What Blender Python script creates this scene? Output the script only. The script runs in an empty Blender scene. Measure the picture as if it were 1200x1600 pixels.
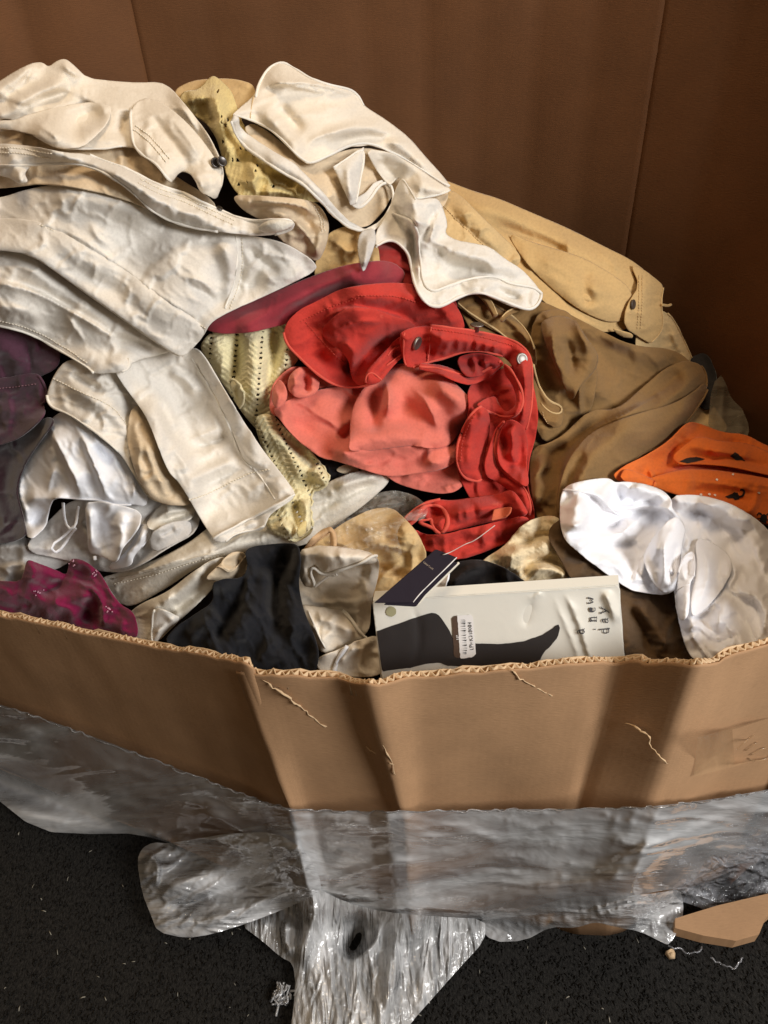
import bpy, bmesh, math, random
import numpy as np
from mathutils import Vector, Matrix, geometry, kdtree

# ------------------------------------------------------------------ camera, light, exposure
K = 0.71                         # real scale: metres per modelling unit
PITCH, ROLL, CH = math.radians(40), math.radians(-3.5), 1.55
sc = bpy.context.scene
cam_d = bpy.data.cameras.new('camera'); cam = bpy.data.objects.new('camera', cam_d)
sc.collection.objects.link(cam); sc.camera = cam
cam_d.sensor_fit = 'HORIZONTAL'; cam_d.sensor_width = 36; cam_d.lens = 36
cam_d.clip_start = 0.02; cam_d.clip_end = 200
RM = Matrix.Rotation(math.pi/2-PITCH, 3, 'X') @ Matrix.Rotation(ROLL, 3, 'Z')
cam.matrix_world = Matrix.Translation((0, 0, CH*K)) @ RM.to_4x4()

world = bpy.data.worlds.new('World'); sc.world = world; world.use_nodes = True
bg = world.node_tree.nodes['Background']
bg.inputs[0].default_value = (1.0, 0.74, 0.48, 1); bg.inputs[1].default_value = 0.15

def area_light(name, loc, aim, size, energy, col):
    l = bpy.data.lights.new(name, 'AREA'); l.shape = 'RECTANGLE'; l.size, l.size_y = size[0]*K, size[1]*K
    l.energy = energy; l.color = col
    o = bpy.data.objects.new(name, l); sc.collection.objects.link(o)
    o.location = Vector(loc)*K
    o.rotation_euler = (Vector(aim)-Vector(loc)).to_track_quat('-Z', 'Y').to_euler()
    return o
area_light('window_light', (3.08, -1.50, 2.95), (0, 0.95, 0.8), (1.6, 1.6), 94, (1.0, 0.99, 0.98))
area_light('warm_fill_light', (0.1, 1.35, 4.4), (0.0, 1.1, 0.8), (1.4, 1.0), 25, (1.0, 0.76, 0.50))  # added overhead warm fill, standing in for bounce light on upward faces
sc.view_settings.view_transform = 'Standard'; sc.view_settings.look = 'None'
sc.view_settings.exposure = 0.0; sc.view_settings.gamma = 1.0; sc.view_settings.use_curve_mapping = False
sc.render.engine = 'CYCLES'; sc.cycles.use_denoising = True; sc.cycles.max_bounces = 8
sc.cycles.transparent_max_bounces = 16

# ------------------------------------------------------------------ helpers
rng = np.random.default_rng(7); random.seed(7)
CAM = np.array([0, 0, CH])
RIGHT, UP, FWD = (np.array(RM @ Vector(v)) for v in ((1, 0, 0), (0, 1, 0), (0, 0, -1)))
def ray(u, v):
    u = np.asarray(u, float)[..., None]; v = np.asarray(v, float)[..., None]
    r = FWD + (u-600)/1200*RIGHT - (v-800)/1200*UP
    return r/np.linalg.norm(r, axis=-1, keepdims=True)
def project(p):
    d = p-CAM; z = d@FWD
    return 600+1200*(d@RIGHT)/z, 800-1200*(d@UP)/z, np.linalg.norm(d, axis=-1)
def at_z(u, v, z):
    r = ray(u, v); return CAM + r*((z-CH)/r[..., 2])[..., None]
def at_y(u, v, y):
    r = ray(u, v); return CAM + r*(y/r[..., 1])[..., None]
class RBF:                      # thin-plate interpolation of scattered values
    def __init__(s, pts):
        p = np.array(pts, float); s.c = p[:, :2]/1000; n = len(p)
        A = np.zeros((n+3, n+3)); A[:n, :n] = s.k(s.c, s.c) + np.eye(n)*1e-4
        A[:n, n] = 1; A[:n, n+1:] = s.c; A[n:, :n] = A[:n, n:].T
        s.w = np.linalg.solve(A, np.r_[p[:, 2], 0, 0, 0])
    @staticmethod
    def k(a, b):
        r2 = ((a[:, None]-b[None])**2).sum(-1); return 0.5*r2*np.log(r2+1e-12)
    def __call__(s, u, v):
        sh = np.shape(u); q = np.c_[np.ravel(u), np.ravel(v)]/1000; n = len(s.c)
        return (s.k(q, s.c)@s.w[:n] + s.w[n] + q@s.w[n+1:]).reshape(sh)
# the lie of the heap: how far back (y) its surface is
PILE = RBF([(-100,945,1.04),(0,955,.955),(120,980,.885),(250,1008,.805),(385,1034,.725),(575,1060,.70),(800,1040,.71),(950,1025,.72),(1095,1030,.72),(1200,1000,.75),(1300,980,.78),
    (0,800,1.03),(300,880,.875),(600,880,.84),(850,880,.85),(1050,850,.92),(1200,850,.98),(1300,850,1.0),
    (0,600,1.11),(300,650,1.02),(600,650,1.05),(850,680,1.10),(980,650,1.20),(1130,660,1.36),(1220,700,1.32),(1300,740,1.30),
    (0,400,1.17),(300,420,1.14),(600,450,1.18),(800,450,1.26),(950,450,1.40),(1030,450,1.46),(1090,560,1.44),
    (0,220,1.27),(-100,300,1.25),(300,230,1.27),(550,260,1.30),(750,330,1.40),(860,360,1.46),(0,110,1.40),(120,90,1.43),(280,130,1.42),(440,95,1.43),(570,160,1.46),(700,280,1.46)])
def pile_depth(u, v):
    return PILE(u, v)/ray(u, v)[..., 1]
# running height map of the heap (towards the viewer), so every new cloth drapes over the ones below
GU, GV, GC = -160, 0, 6
MAP = np.zeros((200, 255))
def blur(m, n):
    for _ in range(n):
        p = np.pad(m, 1, mode='edge')
        m = (p[:-2, 1:-1]+p[2:, 1:-1]+p[1:-1, :-2]+p[1:-1, 2:]+2*p[1:-1, 1:-1])/6
    return m
def dilate(m):
    p = np.pad(m, 1, mode='edge')
    return np.maximum.reduce([p[:-2, 1:-1], p[2:, 1:-1], p[1:-1, :-2], p[1:-1, 2:], p[1:-1, 1:-1]])
def sample(m, u, v):
    x = np.clip((np.asarray(u, float)-GU)/GC, 0, m.shape[1]-1.001); y = np.clip((np.asarray(v, float)-GV)/GC, 0, m.shape[0]-1.001)
    i, j = x.astype(int), y.astype(int); fx, fy = x-i, y-j
    return (m[j, i]*(1-fx)+m[j, i+1]*fx)*(1-fy)+(m[j+1, i]*(1-fx)+m[j+1, i+1]*fx)*fy
_tab = rng.random((256, 256))
def vnoise(x, y):
    i, j = np.floor(x).astype(int), np.floor(y).astype(int); fx, fy = x-i, y-j
    fx = fx*fx*fx*(fx*(fx*6-15)+10); fy = fy*fy*fy*(fy*(fy*6-15)+10)
    t = lambda a, b: _tab[a % 256, b % 256]
    return ((t(i, j)*(1-fx)+t(i+1, j)*fx)*(1-fy)+(t(i, j+1)*(1-fx)+t(i+1, j+1)*fx)*fy)*2-1
def fbm(x, y, n=3):
    return sum(vnoise(x*2**k+17*k, y*2**k+31*k)*.5**k for k in range(n))
def chaikin(p, n=2, closed=True):
    p = np.array(p, float)
    for _ in range(n):
        q = np.roll(p, -1, 0) if closed else p[1:]
        a = p if closed else p[:-1]
        r = np.empty((2*len(a), p.shape[1])); r[0::2] = .78*a+.22*q; r[1::2] = .22*a+.78*q
        p = r if closed else np.vstack([p[:1], r, p[-1:]])
    return p
def resample(p, step, closed=False):
    p = np.array(p, float)
    if closed: p = np.vstack([p, p[:1]])
    d = np.r_[0, np.cumsum(np.linalg.norm(np.diff(p, axis=0), axis=1))]
    n = max(2, int(round(d[-1]/step))+1); t = np.linspace(0, d[-1], n)
    q = np.stack([np.interp(t, d, p[:, k]) for k in range(p.shape[1])], 1)
    return q[:-1] if closed else q
def poly_dist(q, p, closed=True):
    """distance of points q to polyline p, signed side, and arclength fraction"""
    a = p if closed else p[:-1]; b = np.roll(p, -1, 0) if closed else p[1:]
    ab = b-a; L = np.linalg.norm(ab, axis=1); cum = np.r_[0, np.cumsum(L)[:-1]]; tot = L.sum()
    best = np.full(len(q), 1e9); side = np.ones(len(q)); frac = np.zeros(len(q))
    for k in range(len(a)):
        w = q-a[k]; t = np.clip((w@ab[k])/max(L[k]**2, 1e-9), 0, 1)
        d = np.linalg.norm(w-t[:, None]*ab[k], axis=1); m = d < best-1e-9
        best[m] = d[m]; side[m] = np.sign(ab[k, 0]*w[m, 1]-ab[k, 1]*w[m, 0]); frac[m] = (cum[k]+t[m]*L[k])/tot
    return best, side, frac
def inside(q, p):
    x, y = q[:, 0], q[:, 1]; r = np.zeros(len(q), bool)
    for (x0, y0), (x1, y1) in zip(p, np.roll(p, -1, 0)):
        c = (y0 > y) != (y1 > y)
        r ^= c & (x < (x1-x0)*(y-y0)/((y1-y0) if y1 != y0 else 1e-9)+x0)
    return r
# ---- scene objects
COL = sc.collection
BASE = {}
def thing(name, label, cat, base, group=None):
    o = bpy.data.objects.new(name, None); COL.objects.link(o); o.empty_display_size = .02
    o.location = Vector(base)*K; o['label'] = label; o['category'] = cat
    if group: o['group'] = group
    BASE[o] = np.array(base, float); return o
def mesh_obj(name, verts, faces, mat, parent=None, uv=None, smooth=True, base=None, label=None, kind=None):
    root = parent
    while root is not None and root.parent is not None: root = root.parent
    b = BASE.get(root, np.zeros(3)) if base is None else np.array(base, float)
    me = bpy.data.meshes.new(name)
    me.from_pydata(((np.asarray(verts, float)-b)*K).tolist(), [], faces.tolist() if isinstance(faces, np.ndarray) else [list(map(int, f)) for f in faces])
    if uv is not None:
        l = me.uv_layers.new(name='UVMap'); vi = np.empty(len(me.loops), int); me.loops.foreach_get('vertex_index', vi)
        l.data.foreach_set('uv', (np.asarray(uv)[vi]).astype(np.float32).ravel())
    if smooth: me.polygons.foreach_set('use_smooth', [True]*len(me.polygons))
    me.materials.append(mat); me.update()
    o = bpy.data.objects.new(name, me); COL.objects.link(o)
    if parent is not None: o.parent = parent
    elif base is not None: o.location = Vector(base)*K
    if label: o['label'] = label
    if kind: o['kind'] = kind
    return o
def tube(pts, r, seg=6, taper=False):
    p = np.asarray(pts, float); n = len(p); t = np.gradient(p, axis=0); t /= np.linalg.norm(t, axis=1, keepdims=True)+1e-12
    ref = np.array([.31, .2, .93]); a = np.cross(t, ref); a /= np.linalg.norm(a, axis=1, keepdims=True)+1e-12; b = np.cross(t, a)
    an = np.arange(seg)/seg*2*np.pi; rr = np.broadcast_to(r, (n,)).copy()
    if taper: rr = rr*np.clip(np.minimum(np.arange(n), np.arange(n)[::-1])/2.+.25, 0, 1)
    v = p[:, None]+rr[:, None, None]*(np.cos(an)[None, :, None]*a[:, None]+np.sin(an)[None, :, None]*b[:, None])
    f = [(i*seg+k, i*seg+(k+1) % seg, (i+1)*seg+(k+1) % seg, (i+1)*seg+k) for i in range(n-1) for k in range(seg)]
    f += [tuple(range(seg))[::-1], tuple((n-1)*seg+k for k in range(seg))]
    return v.reshape(-1, 3), f
class Bag:                       # collects shapes for one mesh
    def __init__(s): s.v, s.f, s.n = [], [], 0
    def add(s, v, f):
        s.v.append(np.asarray(v, float)); s.f += [tuple(int(i)+s.n for i in q) for q in f]; s.n += len(v); return s
    def build(s, name, mat, parent, **k): return mesh_obj(name, np.vstack(s.v), s.f, mat, parent, **k)
# ---- materials
def lin(c): 
    c = np.array(c, float)/255; return tuple(np.where(c <= .04045, c/12.92, ((c+.055)/1.055)**2.4))+(1,)
def new_mat(name):
    m = bpy.data.materials.new(name); m.use_nodes = True; nt = m.node_tree; return m, nt, nt.nodes['Principled BSDF']
def N(nt, t, **k):
    n = nt.nodes.new(t)
    for a, b in k.items():
        if a in n.inputs: n.inputs[a].default_value = b
        else: setattr(n, a, b)
    return n
def fabric(name, col, rough=.9, wv=240, wb=.2, var=.10, sheen=.12, wr=.35, twill=0, spots=None, trans=0., gr=.26):
    """woven cloth: colour unevenness, thread-scale relief and small creases"""
    m, nt, b = new_mat(name); L = nt.links; tc = N(nt, 'ShaderNodeUVMap')
    c = lin(col)
    n1 = N(nt, 'ShaderNodeTexNoise', Scale=14., Detail=5.); L.new(tc.outputs[0], n1.inputs['Vector'])
    r = N(nt, 'ShaderNodeValToRGB'); L.new(n1.outputs[0], r.inputs[0])
    r.color_ramp.elements[0].position = .32; r.color_ramp.elements[1].position = .68
    r.color_ramp.elements[0].color = tuple(x*(1-var) for x in c[:3])+(1,); r.color_ramp.elements[1].color = tuple(min(1, x*(1+var*.6)) for x in c[:3])+(1,)
    col_out = r.outputs[0]
    n2 = N(nt, 'ShaderNodeTexNoise', Scale=float(wv), Detail=2.); L.new(tc.outputs[0], n2.inputs['Vector'])
    mx = N(nt, 'ShaderNodeMix', data_type='RGBA', blend_type='MULTIPLY'); mx.inputs[0].default_value = gr
    r2 = N(nt, 'ShaderNodeValToRGB'); r2.color_ramp.elements[0].position = .3; r2.color_ramp.elements[1].position = .6
    r2.color_ramp.elements[0].color = (.62, .62, .62, 1); L.new(n2.outputs[0], r2.inputs[0])
    L.new(col_out, mx.inputs[6]); L.new(r2.outputs[0], mx.inputs[7]); col_out = mx.outputs[2]
    if spots:                    # worn, faded streaks of another tone
        n4 = N(nt, 'ShaderNodeTexNoise', Scale=spots[1], Detail=8.); n4.inputs['Roughness'].default_value = .7; L.new(tc.outputs[0], n4.inputs['Vector'])
        r4 = N(nt, 'ShaderNodeValToRGB'); r4.color_ramp.elements[0].position = spots[2]; r4.color_ramp.elements[1].position = spots[2]+.12; L.new(n4.outputs[0], r4.inputs[0])
        m4 = N(nt, 'ShaderNodeMix', data_type='RGBA'); L.new(r4.outputs[0], m4.inputs[0]); L.new(col_out, m4.inputs[6]); m4.inputs[7].default_value = lin(spots[0]); col_out = m4.outputs[2]
    L.new(col_out, b.inputs['Base Color'])
    b.inputs['Roughness'].default_value = rough; b.inputs['Specular IOR Level'].default_value = .25
    b.inputs['Sheen Weight'].default_value = sheen; b.inputs['Sheen Roughness'].default_value = .5
    n3 = N(nt, 'ShaderNodeTexNoise', Scale=26., Detail=6., Distortion=.6); n3.inputs['Roughness'].default_value = .55; L.new(tc.outputs[0], n3.inputs['Vector'])
    bp1 = N(nt, 'ShaderNodeBump', Strength=wr, Distance=.006); L.new(n3.outputs[0], bp1.inputs['Height'])
    bp2 = N(nt, 'ShaderNodeBump', Strength=wb, Distance=.0012); L.new(n2.outputs[0], bp2.inputs['Height']); L.new(bp1.outputs[0], bp2.inputs['Normal'])
    last = bp2
    if twill:
        mp = N(nt, 'ShaderNodeMapping'); mp.inputs['Rotation'].default_value = (0, 0, .9); L.new(tc.outputs[0], mp.inputs[0])
        w = N(nt, 'ShaderNodeTexWave', Scale=float(twill), Distortion=1.); w.inputs['Detail'].default_value = 1.; L.new(mp.outputs[0], w.inputs['Vector'])
        bp3 = N(nt, 'ShaderNodeBump', Strength=.25, Distance=.001); L.new(w.outputs[1], bp3.inputs['Height']); L.new(bp2.outputs[0], bp3.inputs['Normal']); last = bp3
    L.new(last.outputs[0], b.inputs['Normal'])
    if trans:
        b.inputs['Subsurface Weight'].default_value = trans; b.inputs['Subsurface Radius'].default_value = (.01, .008, .007); b.inputs['Subsurface Scale'].default_value = .3
    return m
def plain(name, col, rough=.5, metal=0., spec=.5):
    m, nt, b = new_mat(name); b.inputs['Base Color'].default_value = lin(col); b.inputs['Roughness'].default_value = rough
    b.inputs['Metallic'].default_value = metal; b.inputs['Specular IOR Level'].default_value = spec
    tc = N(nt, 'ShaderNodeTexCoord'); n = N(nt, 'ShaderNodeTexNoise', Scale=300., Detail=3.); nt.links.new(tc.outputs['Object'], n.inputs['Vector'])
    bp = N(nt, 'ShaderNodeBump', Strength=.08, Distance=.001); nt.links.new(n.outputs[0], bp.inputs['Height']); nt.links.new(bp.outputs[0], b.inputs['Normal'])
    return m

# ------------------------------------------------------------------ cloth
def crumple(n, cx, cy, seed, it0=350, it1=220, kb=.10, up=2):
    """height field of a real little cloth: a periodic sheet pushed together by cx, cy, lying on a table"""
    g = np.random.default_rng(seed); S = np.array([1-cx, 1-cy, 1.])
    ii, jj = np.meshgrid(np.arange(n), np.arange(n), indexing='ij')
    p = np.stack([ii*S[0], jj*S[1], np.zeros((n, n))], -1).astype(np.float32)
    z = g.normal(0, 1, (n, n)); k = np.fft.fftfreq(n); kk = np.hypot(k[:, None]*(1+1.5*(cx < cy)), k[None]*(1+1.5*(cx > cy)))
    z = np.real(np.fft.ifft2(np.fft.fft2(z)*np.exp(-(kk*11)**2))); p[..., 2] = 1.2*z/z.std()+2
    def run(p, n, sp, it, kb):
        nb = [(1, 0), (0, 1), (1, 1), (1, -1), (2, 0), (0, 2)]
        wrap = {}
        for a, b in nb:
            o = np.zeros((n, n, 3), np.float32)
            if a: o[n-a:, :, 0] += n*sp*S[0]
            if b > 0: o[:, n-b:, 1] += n*sp*S[1]
            if b < 0: o[:, :-b, 1] -= n*sp*S[1]
            wrap[(a, b)] = o
        for t in range(it):
            acc = np.zeros_like(p)
            for a, b in nb:
                d = np.roll(p, (-a, -b), (0, 1))+wrap[(a, b)]-p; l = np.sqrt((d*d).sum(-1))+1e-9; L = sp*math.hypot(a, b)
                c = d*(((l-L)/l)*(.5 if a*a+b*b < 3 else .22))[..., None]
                acc += c; acc -= np.roll(c, (a, b), (0, 1))
            p = p+acc*.30
            zz = p[..., 2]; lap = (np.roll(zz, 1, 0)+np.roll(zz, -1, 0)+np.roll(zz, 1, 1)+np.roll(zz, -1, 1))/4-zz
            lap2 = (np.roll(lap, 1, 0)+np.roll(lap, -1, 0)+np.roll(lap, 1, 1)+np.roll(lap, -1, 1))/4-lap
            p[..., 2] = np.maximum(zz-kb*lap2-.004*sp*2, 0)
        return p
    p = run(p, n, 1., it0, kb)
    if up == 2:
        q = np.zeros((2*n, 2*n, 3), np.float32); wx = np.array([n*S[0], 0, 0], np.float32); wy = np.array([0, n*S[1], 0], np.float32)
        px = np.roll(p, -1, 0).copy(); px[-1] += wx; py = np.roll(p, -1, 1).copy(); py[:, -1] += wy; pxy = np.roll(px, -1, 1).copy(); pxy[:, -1] += wy
        q[::2, ::2] = p; q[1::2, ::2] = (p+px)/2; q[::2, 1::2] = (p+py)/2; q[1::2, 1::2] = (p+px+py+pxy)/4
        q[..., 2] += g.normal(0, .03, q.shape[:2]); p = run(q, 2*n, .5, it1, kb*.5)
    # bake to a regular periodic grid
    m = p.shape[0]; H = np.zeros((m, m)); W = np.zeros((m, m)); sp = n/m
    u = p[..., 0]/(S[0]*sp); v = p[..., 1]/(S[1]*sp)
    for _s in range(1):
        i, j = np.floor(u).astype(int), np.floor(v).astype(int); fu, fv = u-i, v-j
        for a in (0, 1):
            for b in (0, 1):
                w = (fu if a else 1-fu)*(fv if b else 1-fv)+1e-6
                np.add.at(H, ((i+a) % m, (j+b) % m), w*p[..., 2]); np.add.at(W, ((i+a) % m, (j+b) % m), w)
    hole = W < .05; H = H/np.maximum(W, 1e-6)
    for _ in range(4):
        if hole.any():
            nbv = (np.roll(H, 1, 0)+np.roll(H, -1, 0)+np.roll(H, 1, 1)+np.roll(H, -1, 1))/4; H[hole] = nbv[hole]
    H = (H+(np.roll(H, 1, 0)+np.roll(H, -1, 0)+np.roll(H, 1, 1)+np.roll(H, -1, 1))*.5)/3
    return ((H-H.mean())/H.std()).astype(np.float32)

TILES = [crumple(96, .085, .08, 1), crumple(96, .02, .11, 2), crumple(96, .07, .085, 3), crumple(72, .15, .17, 5, kb=.16)]
def tile(k, x, y):
    t = TILES[k]; m = t.shape[0]; x = (x % 1)*m; y = (y % 1)*m; i, j = np.floor(x).astype(int), np.floor(y).astype(int); fx, fy = x-i, y-j
    a, b, c, d = t[i % m, j % m], t[(i+1) % m, j % m], t[i % m, (j+1) % m], t[(i+1) % m, (j+1) % m]
    return np.minimum((a*(1-fx)+b*fx)*(1-fy)+(c*(1-fx)+d*fx)*fy, 3.2)
class Sheet: pass
WK = .85                        # how creased
BK = .75                         # how plump the cloth lies
def loop_subdiv(V, F, uv):
    """one Loop subdivision step on a triangle mesh (arrays only)"""
    n = len(V); E = np.sort(np.vstack([F[:, [0, 1]], F[:, [1, 2]], F[:, [2, 0]]]), axis=1); opp = np.r_[F[:, 2], F[:, 0], F[:, 1]]
    ue, inv = np.unique(E, axis=0, return_inverse=True); inv = inv.ravel(); m = len(ue)
    cnt = np.bincount(inv, minlength=m); so = np.stack([np.bincount(inv, V[opp, k], m) for k in range(3)], 1)
    mid = V[ue[:, 0]]+V[ue[:, 1]]; inner = cnt == 2
    ev = np.where(inner[:, None], mid*.375+so*.125, mid*.5)
    i = np.r_[ue[:, 0], ue[:, 1]]; j = np.r_[ue[:, 1], ue[:, 0]]; val = np.bincount(i, minlength=n).astype(float)
    ns = np.stack([np.bincount(i, V[j, k], n) for k in range(3)], 1)
    b = np.where(val == 3, 3/16, 3/(8*np.maximum(val, 1))); ov = V*(1-b*val)[:, None]+ns*b[:, None]
    be = ue[~inner]; bi = np.r_[be[:, 0], be[:, 1]]; bj = np.r_[be[:, 1], be[:, 0]]; bc = np.bincount(bi, minlength=n)
    bs = np.stack([np.bincount(bi, V[bj, k], n) for k in range(3)], 1); onb = bc == 2
    ov[onb] = V[onb]*.75+bs[onb]*.125; ov[bc > 2] = V[bc > 2]; lone = (bc == 0) & (val == 0); ov[lone] = V[lone]
    k = len(F); a, bb, c = n+inv[:k], n+inv[k:2*k], n+inv[2*k:]
    NF = np.vstack([np.c_[F[:, 0], a, c], np.c_[F[:, 1], bb, a], np.c_[F[:, 2], c, bb], np.c_[a, bb, c]])
    return np.vstack([ov, ev]), NF, np.vstack([uv, (uv[ue[:, 0]]+uv[ue[:, 1]])*.5])
def fold_height(q, folds):
    h = np.zeros(len(q))
    for ty, amp, w, pts in folds:
        amp = amp*{'r': 1.5, 'c': 1.3, 's': 1.5}[ty]; w = w*{'r': .9, 'c': .8, 's': .8}[ty]; p = resample(chaikin(pts, 2, False), 8); d, s, f = poly_dist(q, p, False)
        tp = np.clip(np.minimum(f, 1-f)/(.4 if ty == 'c' else .26), 0, 1); tp = tp*tp*(3-2*tp)
        if ty == 'r': h += amp*np.exp(-(d/w)**2)*tp
        elif ty == 'c': h += amp*np.exp(-d/w)*tp
        elif ty == 's':          # overlapping fold: raised on the right-hand side of the line, drops sharply on the other
            h += amp*tp*np.where(s > 0, np.exp(-d/w), np.exp(-d/2.2))
    return h
def relax(x, x0, n, nmin, edges, rest, nb_i, nb_j, deg, it, ka, kb):
    i, j = edges[:, 0], edges[:, 1]; M = len(x)
    for k in range(it):
        d = x[i]-x[j]; l = np.sqrt((d*d).sum(1))+1e-12
        c = d*((l-rest)/l*.5)[:, None]
        for a in range(3):
            x[:, a] += (np.bincount(j, c[:, a], M)-np.bincount(i, c[:, a], M))/deg*1.6
        if kb:
            lap = np.stack([np.bincount(nb_i, x[nb_j, a], M) for a in range(3)], 1)/deg[:, None]-x
            lap2 = np.stack([np.bincount(nb_i, lap[nb_j, a], M) for a in range(3)], 1)/deg[:, None]-lap
            x -= kb*lap2
        x += ka[:, None]*(x0-x)
        s = ((x-x0)*n).sum(1); low = np.minimum(s-nmin, 0); x -= low[:, None]*n
    return x
def sheet(th, name, mat, poly, bulge=.012, bw=30, gap=.004, folds=(), noise=(.006, 55, 0, 1.), e=.03, it=50, res=3.4, sm=2,
          depth=None, h0=None, bl=3, kb=.05, ka=.05, kae=.25, thick=.0016, pat=None, holes=None, sub=1, tuck=0., down=.4, label=None, kind=None, uvr=0., upd=True, edge=.38, dirn=None):
    global MAP
    poly = np.array(poly, float); bulge *= BK; bw *= .75
    if sm: poly = chaikin(poly, sm)
    bnd = resample(poly, res, True)
    lo, hi = bnd.min(0), bnd.max(0)
    gx, gy = np.meshgrid(np.arange(lo[0], hi[0], res), np.arange(lo[1], hi[1], res*.866))
    gx = gx+(np.arange(gx.shape[0]) % 2)[:, None]*res*.5
    g = np.c_[gx.ravel(), gy.ravel()]+rng.normal(0, res*.07, (gx.size, 2))
    g = g[inside(g, bnd)]; db, _, _ = poly_dist(g, bnd); g = g[db > res*.55]
    pts = np.vstack([bnd, g]); nb = len(bnd)
    r = geometry.delaunay_2d_cdt([Vector(p) for p in pts], [(k, (k+1) % nb) for k in range(nb)], [], 1, 1e-4)
    q = np.array([tuple(p) for p in r[0]]); F = np.array([f for f in r[2]], int)
    db, _, _ = poly_dist(q, bnd)
    dep = (depth or pile_depth)(q[:, 0], q[:, 1]); R = ray(q[:, 0], q[:, 1])
    hb = np.full(len(q), h0) if h0 is not None else sample(blur(dilate(MAP), bl), q[:, 0], q[:, 1])
    prof = (1-(1-edge)*np.exp(-db/bw))
    if dirn is not None:         # a fold: one side stands proud, the others melt into the cloth it belongs to
        nx_ = np.roll(bnd, -1, 0)-np.roll(bnd, 1, 0); nrm = np.c_[nx_[:, 1], -nx_[:, 0]]; nrm /= np.linalg.norm(nrm, axis=1, keepdims=True)+1e-9
        ar = (bnd[:, 0]*np.roll(bnd[:, 1], -1)-np.roll(bnd[:, 0], -1)*bnd[:, 1]).sum(); nrm *= np.sign(ar)
        wv_ = np.clip((nrm@np.array([math.cos(math.radians(dirn)), math.sin(math.radians(dirn))])-.05)/.5, 0, 1)
        for _ in range(4): wv_ = (np.roll(wv_, 1)+wv_+np.roll(wv_, -1))/3
        D = np.sqrt(((q[:, None]-bnd[None])**2).sum(-1)); cr_ = wv_ > .5
        dc = D[:, cr_].min(1) if cr_.any() else np.full(len(q), 99.); dm = D[:, ~cr_].min(1) if (~cr_).any() else np.full(len(q), 99.)
        tt_ = dm/(dm+dc+1e-6); tt_ = tt_*(1-np.exp(-dm/16.)); prof = 1.25*tt_**.85*(1-(1-edge)*np.exp(-dc/(bw*.45)))-(.007/max(bulge, 1e-4))*np.exp(-dm/7.)
    h = hb+gap+bulge*prof-tuck*np.exp(-db/8.)
    h += fold_height(q, folds)
    amp, wl, ang, an = noise; ca, sa = math.cos(math.radians(ang)), math.sin(math.radians(ang))
    o = rng.random(2)*200
    nx, ny = (q[:, 0]*ca+q[:, 1]*sa)/(wl*an)+o[0], (-q[:, 0]*sa+q[:, 1]*ca)/wl+o[1]
    sx, sy = (q[:, 0]*ca+q[:, 1]*sa)/(wl*9)+o[0], (-q[:, 0]*sa+q[:, 1]*ca)/(wl*8)+o[1]
    sx, sy = sx+.02*vnoise(nx*.5, ny*.5), sy+.02*vnoise(nx*.5+7, ny*.5)
    k1 = 1 if an > 1.4 else 3 if an < .9 else 0
    h += amp*WK*(.5*fbm(nx*.8, ny*.8, 2)+.62*tile(k1, sx, sy)+.26*tile(2, sx*2.1+.3, sy*2.1)+.12*tile(0, sy*3.7, sx*3.7))*np.clip(db/10., .2, 1)
    if pat is not None: h += pat(q)*np.clip(db/4., .5, 1)
    h = np.maximum(h, hb+min(.0015, gap)-(.02 if dirn is not None else 0)) if h0 is None else h
    x0 = CAM+R*(dep-h)[:, None]
    ed = np.unique(np.sort(np.vstack([F[:, [0, 1]], F[:, [1, 2]], F[:, [2, 0]]]), axis=1), axis=0)
    x = x0.copy()
    if it:
        M = len(x); nbi = np.r_[ed[:, 0], ed[:, 1]]; nbj = np.r_[ed[:, 1], ed[:, 0]]; deg = np.bincount(nbi, minlength=M).astype(float)+1e-9
        rest = np.linalg.norm(x0[ed[:, 0]]-x0[ed[:, 1]], axis=1)*(1+e)
        kaa = np.where(db < 1., kae, ka)
        x = relax(x, x0, -R, -np.clip(h-hb, 0, down*.02)*np.where(db < 1, .3, 1), ed, rest, nbi, nbj, deg, it, kaa, kb)
    if pat is not None and it: pass
    a, b, c = x[F[:, 0]], x[F[:, 1]], x[F[:, 2]]
    fn = np.cross(b-a, c-a); fl = (fn*(R[F[:, 0]])).sum(1) > 0; F[fl] = F[fl][:, ::-1]; fn[fl] *= -1
    vn = np.stack([np.bincount(F.ravel(), np.repeat(fn[:, k], 3), len(x)) for k in range(3)], 1); vn /= np.linalg.norm(vn, axis=1, keepdims=True)+1e-12
    if upd and h0 is None:
        u, v, dd = project(x); hh = pile_depth(u, v)-dd
        for du in (0, 1):
            for dv in (0, 1):
                ii = np.clip(np.floor((u-GU)/GC).astype(int)+du, 0, MAP.shape[1]-1); jj = np.clip(np.floor((v-GV)/GC).astype(int)+dv, 0, MAP.shape[0]-1)
                np.maximum.at(MAP, (jj, ii), hh)
    keep = F
    if holes is not None:
        cen = (q[F[:, 0]]+q[F[:, 1]]+q[F[:, 2]])/3; keep = F[~holes(cen)]
    ca, sa = math.cos(uvr), math.sin(uvr)
    uv = np.c_[q[:, 0]*ca+q[:, 1]*sa, -q[:, 0]*sa+q[:, 1]*ca]/1000+rng.random(2)
    fx, ff, fuv = x, keep, uv
    for _ in range(sub): fx, ff, fuv = loop_subdiv(fx, ff, fuv)
    ob = mesh_obj(name, fx, ff, mat, th, uv=fuv, label=label, kind=kind)
    if thick:
        m = ob.modifiers.new('thickness', 'SOLIDIFY'); m.thickness = thick*K; m.offset = -1
    s = Sheet(); s.ob, s.q, s.x, s.n, s.th, s.mat, s.bnd, s.R = ob, q, x, vn, th, mat, bnd, R
    s.kd = kdtree.KDTree(len(q))
    for k, p in enumerate(q): s.kd.insert((p[0], p[1], 0), k)
    s.kd.balance(); return s
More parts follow.
